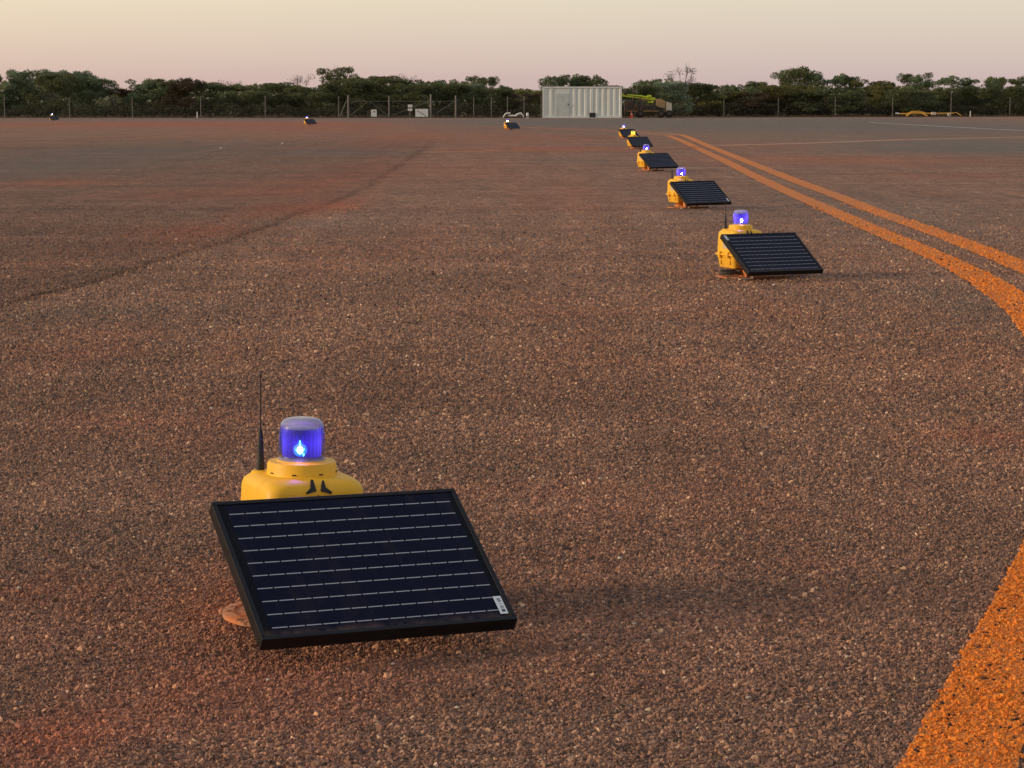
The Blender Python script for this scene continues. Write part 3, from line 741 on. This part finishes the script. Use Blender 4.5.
for px in (628, 640, 652, 664): b.box((rx(px), .55, .44), (rx(px)+.1, 1.35, .54), .01)
b.build('chassis', M['rust'], rg)
b = MB(); b.tube([(rx(622), .95, rzz(94.8)), (rx(640), .95, rzz(96.2)), (rx(655), .95, rzz(98.8))], .075, 4)
b.tube([(rx(622), .7, rzz(96)), (rx(655), .7, rzz(100))], .04, 6)
b.box((rx(647), .72, rzz(103)), (rx(653.2), 1.1, rzz(100.8)), .02); b.box((rx(647), .75, rzz(97.2)), (rx(651), 1.1, rzz(95)), .03)
b.build('boom', M['lime'], rg)
for px in (633, 636.4):
    b = MB(); b.lathe([(.055, rzz(101)), (.055, rzz(91)), (.035, rzz(90.5)), (.035, rzz(88.2)), (.03, rzz(88))], (rx(px), 1.0), 12); b.build('exhaust_stack', M['machine'], rg, True, 40)
b = MB(); b.box((rx(624), .5, rzz(113)), (rx(634), 1.4, rzz(100.5)), .05); b.box((rx(635), .5, rzz(111)), (rx(647), 1.4, rzz(104.5)), .05); b.box((rx(638), .6, rzz(104.4)), (rx(641), 1.2, rzz(98)), .03); b.box((rx(623), .6, rzz(94.6)), (rx(627), 1.3, rzz(91)), .04)
b.box((rx(648), .6, rzz(113)), (rx(657), 1.4, rzz(105)), .05); b.box((rx(658), .6, rzz(114)), (rx(672), 1.4, rzz(109.5)), .05)
for k in range(7): b.tube([(rx(626+4*k), .45, rzz(110)), (rx(628.5+4*k), .40, rzz(104+k % 3)), (rx(630+4*k), .45, rzz(100))], .03, 6)
b.build('engine', M['machine'], rg)
b = MB()
for (a0, a1) in (((633, 110), (635, 104)), ((635, 104), (637, 110)), ((640, 111), (641.5, 106)), ((636, 111), (650, 110)), ((627, 102), (626, 106)), ((638, 100), (648, 101))):
    b.tube([(rx(a0[0]), .36, rzz(a0[1])), (rx(a1[0]), .36, rzz(a1[1]))], .035, 6)
b.build('hoses', M['rust'], rg)
b = MB(); b.bm.faces.ensure_lookup_table()
pf = [(656, 106), (656, 99), (660, 98.6), (664.5, 101), (664.5, 107.8), (661, 107.6)]
b.rings([[(rx(x), .4, rzz(z)) for x, z in pf], [(rx(x), 1.5, rzz(z)) for x, z in pf]]); b.build('hood', M['tan'], rg)
b = MB(); pf = [(665.4, 112.5), (665.4, 101.6), (671, 103.2), (671, 112.8)]
b.rings([[(rx(x), .35, rzz(z)) for x, z in pf], [(rx(x), 1.55, rzz(z)) for x, z in pf]]); b.build('rear_cabinet', M['cream'], rg)
def wheel(mat, parent, c, r, wd, name='wheel', rim=None):
    b = MB(); n = 24; prof = [(r*.35, -wd/2), (r*.85, -wd/2), (r*.97, -wd*.38), (r, -wd*.2), (r, wd*.2), (r*.97, wd*.38), (r*.85, wd/2), (r*.35, wd/2)]
    b.rings([[(c[0]+q*math.cos(2*math.pi*i/n), c[1]+y, c[2]+q*math.sin(2*math.pi*i/n)) for i in range(n)] for q, y in prof])
    o = b.build(name, mat, parent, True, 40)
    b = MB(); b.rings([[(c[0]+q*math.cos(2*math.pi*i/n), c[1]+y, c[2]+q*math.sin(2*math.pi*i/n)) for i in range(n)] for q, y in [(r*.5, -wd/2-.012), (r*.45, -wd/2-.02), (r*.15, -wd/2-.03)]])
    b.build('rim', rim or M['rust'], o); return o
for px in (640, 660.5, 668.5): 
    wheel(M['tyre'], rg, (rx(px), .32, .29), .29, .22, rim=M['machine'])
wheel(M['tyre'], rg, (rx(668.5), 1.55, .29), .29, .22, rim=M['machine']); wheel(M['tyre'], rg, (rx(640), 1.55, .29), .29, .22, rim=M['machine'])
# traffic cone in front of it
cn = empty('traffic_cone', (wx(630.5, 178.6), 178.6, 0)); tag(cn, 'orange red traffic cone at the right end of the container', 'traffic cone')
M['cone'] = plain('orange cone', (.80, .09, .025), .5, 0, (.5, .06, .03), 9, .5)
MB().box((-.19, -.19, 0), (.19, .19, .035), .01).build('foot', M['cone'], cn)
cb = MB().lathe([(.14, .036), (.035, .52), (.03, .53)], (0, 0), 20).build('cone_body', M['cone'], cn, True, 40)
MB().lathe([(.0975, .24), (.075, .345)], (0, 0), 20, False, False).build('reflective_band', M['cream'], cb, True)

# ------------------------------------------------------------------ white tow dolly and marker
M['white'] = plain('white paint', (.72, .72, .70), .5, 0, (.45, .38, .3), 8, .5)
D = 176.0; X0 = wx(513, D)
dl = empty('tow_dolly', (X0, D, 0)); tag(dl, 'low white tow dolly behind the small far beacon, left of the container', 'dolly')
def dx(px): return wx(px, D)-X0
def dz(py): return H-(py-102.008)/2333.35*D
b = MB()
for y in (0, .8):
    b.tube([(dx(503.2), y, dz(117.3)), (dx(505), y, dz(114.4)), (dx(507), y, dz(113)), (dx(510.5), y, dz(113.1))], .055, 8)
    b.tube([(dx(508), y, dz(115.6)), (dx(517), y, dz(115.6))], .06, 8)
    b.tube([(dx(514.5), y, dz(116)), (dx(518), y, dz(113.8)), (dx(521), y, dz(113)), (dx(522.8), y, dz(115.5)), (dx(523), y, dz(117.2))], .065, 8)
for px in (505.5, 512, 521): b.tube([(dx(px), 0, dz(114.6)), (dx(px), .8, dz(114.6))], .04, 8)
b.build('frame', M['white'], dl, True, 40)
MB().box((dx(508), .06, dz(115.4)), (dx(520), .74, dz(114.9)), .01).build('deck', M['white'], dl)
for px in (506.5, 520.5):
    for y in (-.06, .86): wheel(M['tyre'], dl, (dx(px), y, .13), .13, .09)
mk = empty('apron_marker', (wx(527.4, 176.4), 176.4, 0)); tag(mk, 'small white upright marker just right of the white tow dolly', 'marker')
MB().lathe([(.14, 0), (.14, .04), (.11, .05), (.105, .28), (.09, .37), (.05, .40), (.01, .405)], (0, 0), 20).build('marker_body', M['white'], mk, True, 40)
MB().lathe([(.113, .07), (.111, .13)], (0, 0), 20, False, False).build('band', M['dark'], mk)

# yellow tow bar at the right
M['ty'] = plain('tow bar yellow', (.78, .42, .05), .5, 0, (.5, .25, .08), 6, .6)
D = 197.0; X0 = wx(925, D)
tb = empty('tow_bar', (X0, D, 0)); tag(tb, 'long low yellow tow bar lying at the apron edge on the right', 'tow bar')
def tx(px): return wx(px, D)-X0
b = MB(); b.tube([(tx(896), 0, .22), (tx(915), 0, .24), (tx(950), 0, .26)], .05, 8)
b.tube([(tx(905), 0, .24), (tx(909), 0, .40), (tx(916), 0, .43), (tx(925), 0, .24)], .04, 8)
b.tube([(tx(904), .35, .05), (tx(908), .2, .3), (tx(918), .2, .3), (tx(924), .35, .05)], .045, 8)
b.tube([(tx(904), -.35, .05), (tx(908), -.2, .3), (tx(918), -.2, .3), (tx(924), -.35, .05)], .045, 8)
b.tube([(tx(950), 0, .26), (tx(953), 0, .34), (tx(958), -.1, .08)], .035, 8)
b.tube([(tx(912), -.3, .07), (tx(912), .3, .07)], .04, 8); b.build('bar', M['ty'], tb, True, 40)
b = MB(); b.tube([(tx(893), 0, .26), (tx(896.5), 0, .24)], .06, 8); b.build('coupling', M['white'], tb)
wheel(M['white'], tb, (tx(946), -.1, .14), .14, .08); wheel(M['tyre'], tb, (tx(910), -.3, .12), .12, .08)
b = MB(); b.box((tx(928.5), -.12, .12), (tx(933), .12, .36), .02); b.build('hitch_box', M['cream'], tb)

# ------------------------------------------------------------------ fence, gates, signs
M['galv'] = plain('galvanised steel', (.15, .145, .135), .55, .2, (.2, .17, .14), 6, .5)
M['wire'] = plain('wire', (.12, .12, .11), .6, .2)
FD = 186.0
def fence(posts, d, h, label, wires, tall=()):
    x0 = wx(posts[0], d); r = empty('wire_fence', (x0, d, 0)); tag(r, label, 'fence')
    xs_ = [wx(p_, d)-x0 for p_ in posts]
    for i, x in enumerate(xs_):
        hh = h*(1.0+.03*math.sin(i*5.3)); MB().lathe([(.034, -.05), (.032, hh), (.02, hh+.02)], (x, 0), 8).build('post', M['galv'], r)
    b = MB()
    for k in range(wires):
        z = .08+(h-.13)*k/(wires-1)
        for a, c_ in zip(xs_, xs_[1:]): b.tube([(a, -.05, z), ((a+c_)/2, -.05, z-.02), (c_, -.05, z)], .0030, 4)
    b.build('wires', M['wire'], r); return r
fence([-62, 8, 72.5, 135, 203, 267, 340], FD, 1.62, 'thin wire fence on widely spaced posts, left of the gates under the scrub', 8)
fence([456.5, 474, 491.5, 507.5, 524, 541], FD, 1.62, 'short wire fence on closely spaced posts between gates and container', 8)
fence([676, 722.5, 776.5, 833, 890, 1006.5, 1066], 201.5, 1.55, 'wire fence on spaced posts running right of the drilling machine', 8)
def gate(xa, xb, label, brace, d=FD-.6, h=1.25):
    r = empty('field_gate', (wx(xa, d), d, 0)); tag(r, label, 'gate', 'tubular gates in the fence'); x1 = wx(xb, d)-wx(xa, d)
    b = MB(); b.tube([(.04, 0, .10), (x1-.04, 0, .10), (x1-.04, 0, h), (.04, 0, h)], .024, 6, True)
    b.build('gate_frame', M['galv'], r)
    b = MB(); b.tube([(.08, -.03, .14), (x1-.08, -.03, h-.03)] if brace > 0 else [(.08, -.03, h-.03), (x1-.08, -.03, .14)], .020, 6); b.build('brace', M['galv'], r)
    b = MB(); 
    for k in range(1, 6): b.tube([(.05, .03, .1+k*(h-.1)/6), (x1-.05, .03, .1+k*(h-.1)/6)], .006, 4)
    b.build('gate_wires', M['wire'], r); return r
def post(px, d, h, r, label, nm='gate_post'):
    o = MB().lathe([(r, -.05), (r, h), (r*.5, h+.03)], (0, 0), 10).build(nm, M['galv'], None, True, 40); o.location = (wx(px, d), d, 0); tag(o, label, 'post', 'steel gate posts'); return o
post(349.5, FD-.6, 1.72, .075, 'thick galvanised post at the left end of the gates')
post(390, FD-.6, 1.62, .055, 'steel post between the small white sign and the mounted box')
post(431.5, FD-.6, 1.78, .085, 'thickest galvanised post just right of the wide white board')
post(456.2, FD-.6, 1.68, .07, 'steel post where gates end and the close-posted fence begins')
gate(350.5, 369.5, 'field gate leaf between the left gate post and small white sign', 1)
gate(370.5, 389.5, 'field gate leaf behind the small upright white sign', -1)
gate(391, 430.5, 'wide gate leaf behind the mounted box and the white board', 1)
gate(432.5, 455.5, 'narrow gate leaf right of the wide white board', 1)
b = MB(); b.tube([(0, 0, .05), (.52, 0, 1.28), (.75, 0, 1.28)], .028, 6); o = b.build('stay_brace', M['galv']); o.location = (wx(341, FD-.6), FD-.6, 0); tag(o, 'slanted steel stay leaning on the left gate post', 'brace')
M['signw'] = plain('white sign sheet', (.68, .70, .70), .5, 0, (.5, .47, .42), 3, .5)
D = FD-1.0
def sgn(x0_, x1_, y0_, y1_, label, legs=True, band=None):
    r = empty('sign_board', (wx((x0_+x1_)/2, D), D, 0)); tag(r, label, 'sign'); hw = (wx(x1_, D)-wx(x0_, D))/2
    za, zb = wz(y1_, D), wz(y0_, D)
    MB().box((-hw, 0, max(za, .03)), (hw, .03, zb), .004).build('board', M['signw'], r)
    b = MB()
    if legs:
        for s in (-.7, .7): b.box((s*hw-.02, .032, 0), (s*hw+.02, .06, zb-.04))
    else: b.lathe([(.03, 0), (.03, zb)], (0, .09), 8)
    b.build('sign_post', M['galv'], r)
    if band == 'diag':
        b = MB(); b.tube([(-hw*.8, -.012, zb-.12), (hw*.7, -.012, za+.08)], .016, 6); b.build('stay_wire', M['dark'], r)
    if band == 'mark':
        MB().box((-hw*.35, -.006, zb-.20), (hw*.55, -.001, zb-.13)).build('marking', M['dark'], r)
    if band == 'mid':
        MB().box((-hw, -.008, (za+zb)/2-.05), (hw, -.001, (za+zb)/2+.03)).build('marking', M['dark'], r)
    return r
sgn(372, 377.6, 109.6, 117, 'small upright white sign low in front of the left gate leaves', True, 'mark')
sgn(408.6, 413, 104.6, 110.8, 'small white mounted box with a dark band, on a pole above gate height', False, 'mid')
sgn(416, 428.7, 108.8, 117, 'wide low white board with a dark diagonal streak, left of the thickest post', True, 'diag')
lp = empty('marker_pole', (wx(948, 200), 200, 0)); tag(lp, 'tall thin pole with a small round head above the yellow tow bar', 'pole')
MB().lathe([(.04, 0), (.03, 1.95)], (0, 0), 8).build('pole', M['galv'], lp)
b = MB(); s = bmesh.new(); bmesh.ops.create_uvsphere(s, u_segments=12, v_segments=8, radius=.13); b.merge(s, Matrix.Translation((.1, 0, 2.02)) @ Matrix.Diagonal((1, .6, .8, 1))); b.build('head', M['galv'], lp, True)
for px, lab in ((199.3, 'short white stake at the scrub edge between two left fence posts'), (967.3, 'short pale stake standing right of the yellow tow bar')):
    o = MB().lathe([(.04, -.05), (.04, .42), (.02, .44)], (0, 0), 8).build('marker_stake', M['white']); dd_ = 184 if px < 500 else 199; o.location = (wx(px, dd_), dd_, 0); tag(o, lab, 'stake')

# ------------------------------------------------------------------ trees
def mat_leaf(c1, c2, name):
    m = NT(name); rnd = m.n('ShaderNodeNewGeometry').outputs['Random Per Island']; oi = m.n('ShaderNodeObjectInfo').outputs['Random']
    nz = m.noise(m.obj(), 1.1, 3, .6)
    c = m.mix(m.math('MULTIPLY_ADD', rnd, .6, m.maprange(nz, .35, .65, 0, .4)), c1, c2)
    c = m.mix(1.0, c, m.maprange(oi, 0, 1, .8, 1.2), 'MULTIPLY')
    m.base(c, .65, 0, .25)
    tl = m.N.new('ShaderNodeBsdfTranslucent'); m.L.new(c, tl.inputs[0]); mx = m.N.new('ShaderNodeMixShader'); mx.inputs[0].default_value = .38
    m.L.new(m.p.outputs[0], mx.inputs[1]); m.L.new(tl.outputs[0], mx.inputs[2]); m.L.new(mx.outputs[0], m.out.inputs[0]); return m.m
LEAF = {'dark': mat_leaf((.072, .088, .036), (.185, .205, .090), 'dark green leaf'), 'green': mat_leaf((.095, .130, .062), (.24, .30, .155), 'mid green leaf'),
        'grey': mat_leaf((.14, .18, .115), (.31, .37, .25), 'grey green leaf'), 'olive': mat_leaf((.115, .118, .036), (.245, .235, .080), 'olive leaf'),
        'brown': mat_leaf((.065, .048, .028), (.145, .105, .060), 'brown leaf'), 'under': mat_leaf((.026, .026, .016), (.065, .062, .034), 'shade-darkened scrub leaf'), 'twig': mat_leaf((.07, .055, .045), (.13, .10, .08), 'bare twig')}  # undergrowth leaf colour is darkened to stand for shade beneath the crowns
BARK = plain('bark', (.10, .075, .055), .9, 0, (.05, .035, .03), 8, .7)
def leaves(name, centers, radii, n, size, mat, parent, flat=.8):
    k = rng.choice(len(centers), n, p=np.array(radii)**1.6/np.sum(np.array(radii)**1.6))
    c = np.array(centers)[k]; r = np.array(radii)[k]
    d = rng.normal(0, 1, (n, 3)); d /= np.linalg.norm(d, axis=1)[:, None]
    rr = r*np.cbrt(rng.uniform(.15, 1, n))*rng.uniform(.85, 1.18, n)
    p = c+d*rr[:, None]*np.array([1, 1, flat]); p[:, 2] = np.maximum(p[:, 2], .05)
    s = size*rng.uniform(.5, 1.3, n)
    a = rng.normal(0, 1, (n, 3)); a /= np.linalg.norm(a, axis=1)[:, None]
    b_ = np.cross(a, rng.normal(0, 1, (n, 3))); b_ /= np.linalg.norm(b_, axis=1)[:, None]
    # pointed leaf sprays: kite of four corners
    V = np.stack([p-a*s[:, None], p+b_*s[:, None]*.42, p+a*s[:, None], p-b_*s[:, None]*.42], 1).reshape(-1, 3)
    return mesh_np(name, V, np.arange(len(V)), 4, mat, parent)
def limbs(parent, h, w_, n=6, seed=0, base=.10, bare=False):
    r_ = random.Random(seed); b = MB(); tops = []
    lean = r_.uniform(-.2, .2)
    b.tube([(0, 0, -.1), (lean*.3, 0, h*.2), (lean, .05, h*.45)], [base, base*.75, base*.5], 7)
    for i in range(n):
        a = 2*math.pi*i/n+r_.uniform(-.4, .4); z0 = h*r_.uniform(.12, .42); q = r_.uniform(.5, .95)
        tp = (lean+w_*.5*q*math.cos(a), w_*.5*q*math.sin(a), h*r_.uniform(.6, .95))
        md = (lean*.6+w_*.22*q*math.cos(a), w_*.22*q*math.sin(a), (z0+tp[2])/2-.05*h)
        b.tube([(lean*z0/h, 0, z0), md, tp], [base*.45, base*.28, base*.10], 5); tops.append(tp)
        for j in range(3 if not bare else 7):
            f = r_.uniform(.3, 1); s0 = Vector(md).lerp(Vector(tp), f); e = s0+Vector((r_.uniform(-.5, .5)*w_*.25, r_.uniform(-.5, .5)*w_*.25, h*r_.uniform(.05, .22)))
            b.tube([s0, s0.lerp(e, .5)+Vector((0, 0, .04)), e], [base*.16, base*.1, base*.05], 4)
    return b.build('trunk', BARK, parent), tops
PROT = {}
def tree_proto(kind, var):
    """unit-size tree: height 4, width 4"""
    k = (kind, var)
    if k in PROT: return PROT[k]
    r_ = random.Random(hash_(kind)*10+var); root = empty('tree', (0, -50, -50))
    leafm = LEAF[{'round': 'green', 'dense': 'dark', 'grey': 'grey', 'olive': 'olive', 'open': 'dark', 'brown': 'brown', 'bare': 'twig'}[kind]]
    if kind == 'open':      # clear trunk, separate airy clusters on top
        tr, tops = limbs(root, 4.0, 3.6, 9, var, .11)
        cs = [(x+r_.uniform(-.2, .2), y, z+r_.uniform(-.15, .15)) for x, y, z in tops]+[(r_.uniform(-1.5, 1.5), r_.uniform(-1, 1), r_.uniform(2.5, 3.75)) for _ in range(10)]
        rs_ = [r_.uniform(.28, .52) for _ in cs]; n, sz = 5200, .075
    elif kind == 'bare':
        tr, tops = limbs(root, 4.0, 3.0, 9, var, .07, True)
        cs = [(x, y, z*.98) for x, y, z in tops]+[(r_.uniform(-1.2, 1.2), r_.uniform(-1, 1), r_.uniform(1.0, 2.0)) for _ in range(5)]; rs_ = [r_.uniform(.3, .5) for _ in cs]; n, sz = 700, .06
    else:
        tr, tops = limbs(root, 3.6, 3.4, 6, var, .10)
        cs, rs_ = [], []
        for i in range(22):
            a = r_.uniform(0, 2*math.pi); q = math.sqrt(r_.random()); zz = r_.uniform(.35, 3.6); ww = (1-abs(zz/4-.45)**2*2.2)
            cs.append((1.75*q*math.cos(a)*ww, 1.6*q*math.sin(a)*ww, zz)); rs_.append(r_.uniform(.38, .72))
        for i in range(16): cs.append((r_.uniform(-1.6, 1.6), r_.uniform(-1, 1), r_.uniform(3.2, 3.85))); rs_.append(r_.uniform(.22, .42))
        n, sz = 9500, .088
    leaves('crown', cs, rs_, n, sz, leafm, root)
    PROT[k] = root; root['used'] = 0; return root
def hash_(s): return sum(ord(c_)*(i+3) for i, c_ in enumerate(s))
# px centre, py top, px width, distance, kind, label
TREES = [
 (-30, 73, 70, 196, 'round', 'green tree cut by the left edge of the picture'),
 (12, 74, 64, 195, 'round', 'mid green bushy tree nearest the left edge, behind the farthest beacon'),
 (37, 71, 52, 199, 'grey', 'grey green feathery tree just above left of the farthest beacon'),
 (58, 75, 50, 193, 'dense', 'dark tree straight behind the farthest beacon'),
 (76, 72, 52, 200, 'grey', 'pale grey green tree with feathery top right of the farthest beacon'),
 (97, 78, 46, 194, 'round', 'green tree with rounded right shoulder before the low gap in the scrub'),
 (116, 82, 30, 201, 'bare', 'thin half bare tree at the left side of the low gap in the scrub'),
 (128, 89, 46, 197, 'brown', 'low brownish bush filling the gap in the scrub on the left'),
 (155, 81, 52, 194, 'round', 'bright green bush just right of the low gap'),
 (171, 78, 46, 200, 'open', 'airy tree with twiggy top right of the low gap'),
 (187, 80, 52, 193, 'brown', 'reddish brown bush by the short white stake'),
 (213, 84, 56, 195, 'dense', 'low dark bush right of the short white stake'),
 (237, 79, 40, 203, 'bare', 'sparse twiggy tree above dark bushes in the left half'),
 (251, 84, 60, 194, 'dense', 'dark green bush under the sparse twiggy tree'),
 (281, 84, 56, 196, 'dense', 'dark bush left of the second farthest beacon'),
 (299, 73, 36, 205, 'bare', 'leafless tree standing above the second farthest beacon'),
 (312, 86, 60, 193, 'dense', 'low dark bush directly behind the second farthest beacon'),
 (337, 68, 42, 201, 'open', 'tall open-crowned tree with sky showing through, left of the gates'),
 (352, 82, 60, 194, 'dense', 'dark bush below the tall open-crowned tree'),
 (368, 77, 56, 199, 'dense', 'dark round-topped tree above the small upright white sign'),
 (392, 78, 58, 195, 'dense', 'broad dark tree behind the middle gates'),
 (411, 73, 30, 205, 'bare', 'thin twigs rising above the broad dark tree by the mounted box'),
 (414, 84, 50, 193, 'dense', 'dark bush behind the mounted box and wide board'),
 (436, 81, 46, 200, 'round', 'green tree with twiggy top above the thickest post'),
 (452, 85, 50, 194, 'dense', 'dark bush behind the right-hand gate'),
 (468, 84, 40, 197, 'grey', 'pale drooping grey green bush left of the palm-like tops'),
 (477, 77, 24, 203, 'open', 'narrow upright tree with a split top behind the close-posted fence'),
 (486, 76, 26, 202, 'open', 'second upright tree with rounded top behind the close-posted fence'),
 (490, 88, 48, 194, 'dense', 'dark bush right of the pale drooping bush'),
 (505, 86, 18, 201, 'round', 'small round-headed tree alone over the white tow dolly'),
 (518, 92, 46, 195, 'brown', 'low brown scrub behind the white tow dolly'),
 (536, 90, 40, 199, 'olive', 'low olive bush at the container\'s left end'),
 (560, 76, 42, 190, 'round', 'dark green tree showing over the container roof'),
 (585, 77, 40, 191, 'dense', 'rounded dark treetop over the middle of the container roof'),
 (600, 80, 30, 196, 'bare', 'twiggy treetop over the right part of the container roof'),
 (652, 80, 40, 199, 'round', 'green tree above the lime boom'),
 (637, 86, 50, 192, 'dense', 'dark bush directly behind the drilling machine'),
 (667, 82, 44, 195, 'grey', 'grey green tree behind the cream rear cabinet of the machine'),
 (680, 66, 44, 204, 'bare', 'tall leafless tree with long bare branches right of the machine'),
 (690, 84, 56, 194, 'dense', 'dark bush right of the drilling machine'),
 (700, 86, 30, 201, 'round', 'small round green tree right of the leafless tree'),
 (723, 85, 28, 202, 'open', 'small airy tree top above the first fence post on the right'),
 (718, 92, 60, 194, 'olive', 'low olive scrub behind the first fence post on the right'),
 (742, 87, 34, 200, 'round', 'low rounded tree left of the biggest right-hand tree'),
 (753, 83, 36, 203, 'dense', 'dark little tree top at the left foot of the biggest tree'),
 (755, 91, 62, 193, 'brown', 'brownish green scrub left of the biggest right-hand tree'),
 (793, 68, 50, 203, 'open', 'biggest right-hand tree, dark domed crown with a branch out to its left'),
 (797, 71, 34, 199, 'dense', 'dense dark core tree within the biggest right-hand clump'),
 (786, 86, 60, 193, 'olive', 'yellow green bush below the biggest right-hand tree'),
 (824, 76, 40, 201, 'round', 'green tree just right of the biggest tree'),
 (843, 78, 34, 202, 'dense', 'dark tree with a notch of sky to its right'),
 (828, 90, 66, 192, 'dense', 'dark low scrub between biggest tree and the yellow green tree'),
 (870, 81, 46, 200, 'olive', 'flat-topped olive tree left of the tow bar'),
 (884, 86, 44, 195, 'olive', 'yellow green rounded bush just left of the tow bar'),
 (912, 73, 34, 203, 'open', 'tall tree with sky holes above the tow bar\'s left end'),
 (926, 78, 56, 197, 'round', 'broad rounded tree behind the tow bar'),
 (905, 90, 56, 192, 'dense', 'dark low bush behind the tow bar\'s left end'),
 (955, 87, 50, 195, 'dense', 'low dark bush behind the tall thin pole'),
 (978, 80, 56, 198, 'round', 'broad rounded tree left of the last fence post'),
 (994, 78, 34, 203, 'olive', 'olive topped tree above the last fence post'),
 (1005, 87, 56, 193, 'dense', 'dark bush behind the last fence post'),
 (1022, 75, 30, 202, 'open', 'airy tree at the right edge of the picture'),
 (1045, 79, 60, 197, 'dense', 'dark tree cut by the right edge of the picture'),
]
rt = random.Random(5)
for i, (px, py, wpx, d, kind, lab) in enumerate(TREES):
    p_ = tree_proto(kind, i % 3)
    if p_['used'] == 0: o = p_; p_['used'] = 1
    else: o = copy_tree(p_)
    if px > 685: d += 12
    hgt = H+(102.008-py)/2333.35*d; wd = wpx*d/2333.35
    o.location = (wx(px, d), d, -.06); o.rotation_euler = (0, 0, rt.uniform(-.5, .5)+(math.pi if rt.random() < .5 else 0))
    o.scale = (wd/4*1.15, wd/4*1.15, hgt/4*1.03)
    tag(o, lab, 'tree' if hgt > 2.9 else 'bush', 'trees and bushes behind the apron')
for o in list(C.objects):
    if 'used' in o: del o['used']
# off-frame continuation and the far scrub: one mass
def scrub(name, n, xr, dr, hr, sz, mat, label, prof=None):
    X = rng.uniform(*xr, n); Yy = rng.uniform(*dr, n); base = np.interp(X, np.linspace(xr[0], xr[1], 90), rng.uniform(hr[0], hr[1], 90))
    if prof: base = base+np.interp(512+X/Yy*2333.35, [q[0] for q in prof], [(102-q[1])/2333.35*218+H for q in prof])
    z = base*rng.uniform(0, 1, n)**.8
    p = np.stack([X, Yy, z], 1); s = sz*rng.uniform(.5, 1.3, n)
    a = rng.normal(0, 1, (n, 3)); a /= np.linalg.norm(a, axis=1)[:, None]
    b_ = np.cross(a, rng.normal(0, 1, (n, 3))); b_ /= np.linalg.norm(b_, axis=1)[:, None]
    V = np.stack([p-a*s[:, None], p+b_*s[:, None]*.5, p+a*s[:, None], p-b_*s[:, None]*.5], 1).reshape(-1, 3)
    o = mesh_np(name, V, np.arange(len(V)), 4, mat); tag(o, label, 'scrub', kind='stuff'); return o
scrub('scrub', 110000, (-75, 75), (209, 236), (-.4, .3), .15, LEAF['dark'], 'far dark scrub filling in behind the trees along the apron', [(0, 82), (105, 84), (122, 91), (135, 90), (150, 85), (330, 86), (400, 82), (480, 86), (510, 91), (540, 91), (640, 88), (770, 90), (800, 85), (900, 88), (1024, 86)])
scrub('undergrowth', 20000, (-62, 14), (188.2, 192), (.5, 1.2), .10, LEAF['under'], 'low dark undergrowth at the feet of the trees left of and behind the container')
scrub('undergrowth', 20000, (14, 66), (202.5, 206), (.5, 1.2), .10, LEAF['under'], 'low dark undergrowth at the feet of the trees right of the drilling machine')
scrub('dry_grass', 6000, (-60, 14), (184.2, 187.5), (.04, .20), .05, LEAF['brown'], 'thin dry grass along the fence line left of the container')
scrub('dry_grass', 4000, (20, 60), (199.3, 202), (.04, .20), .05, LEAF['brown'], 'thin dry grass along the fence line right of the container')
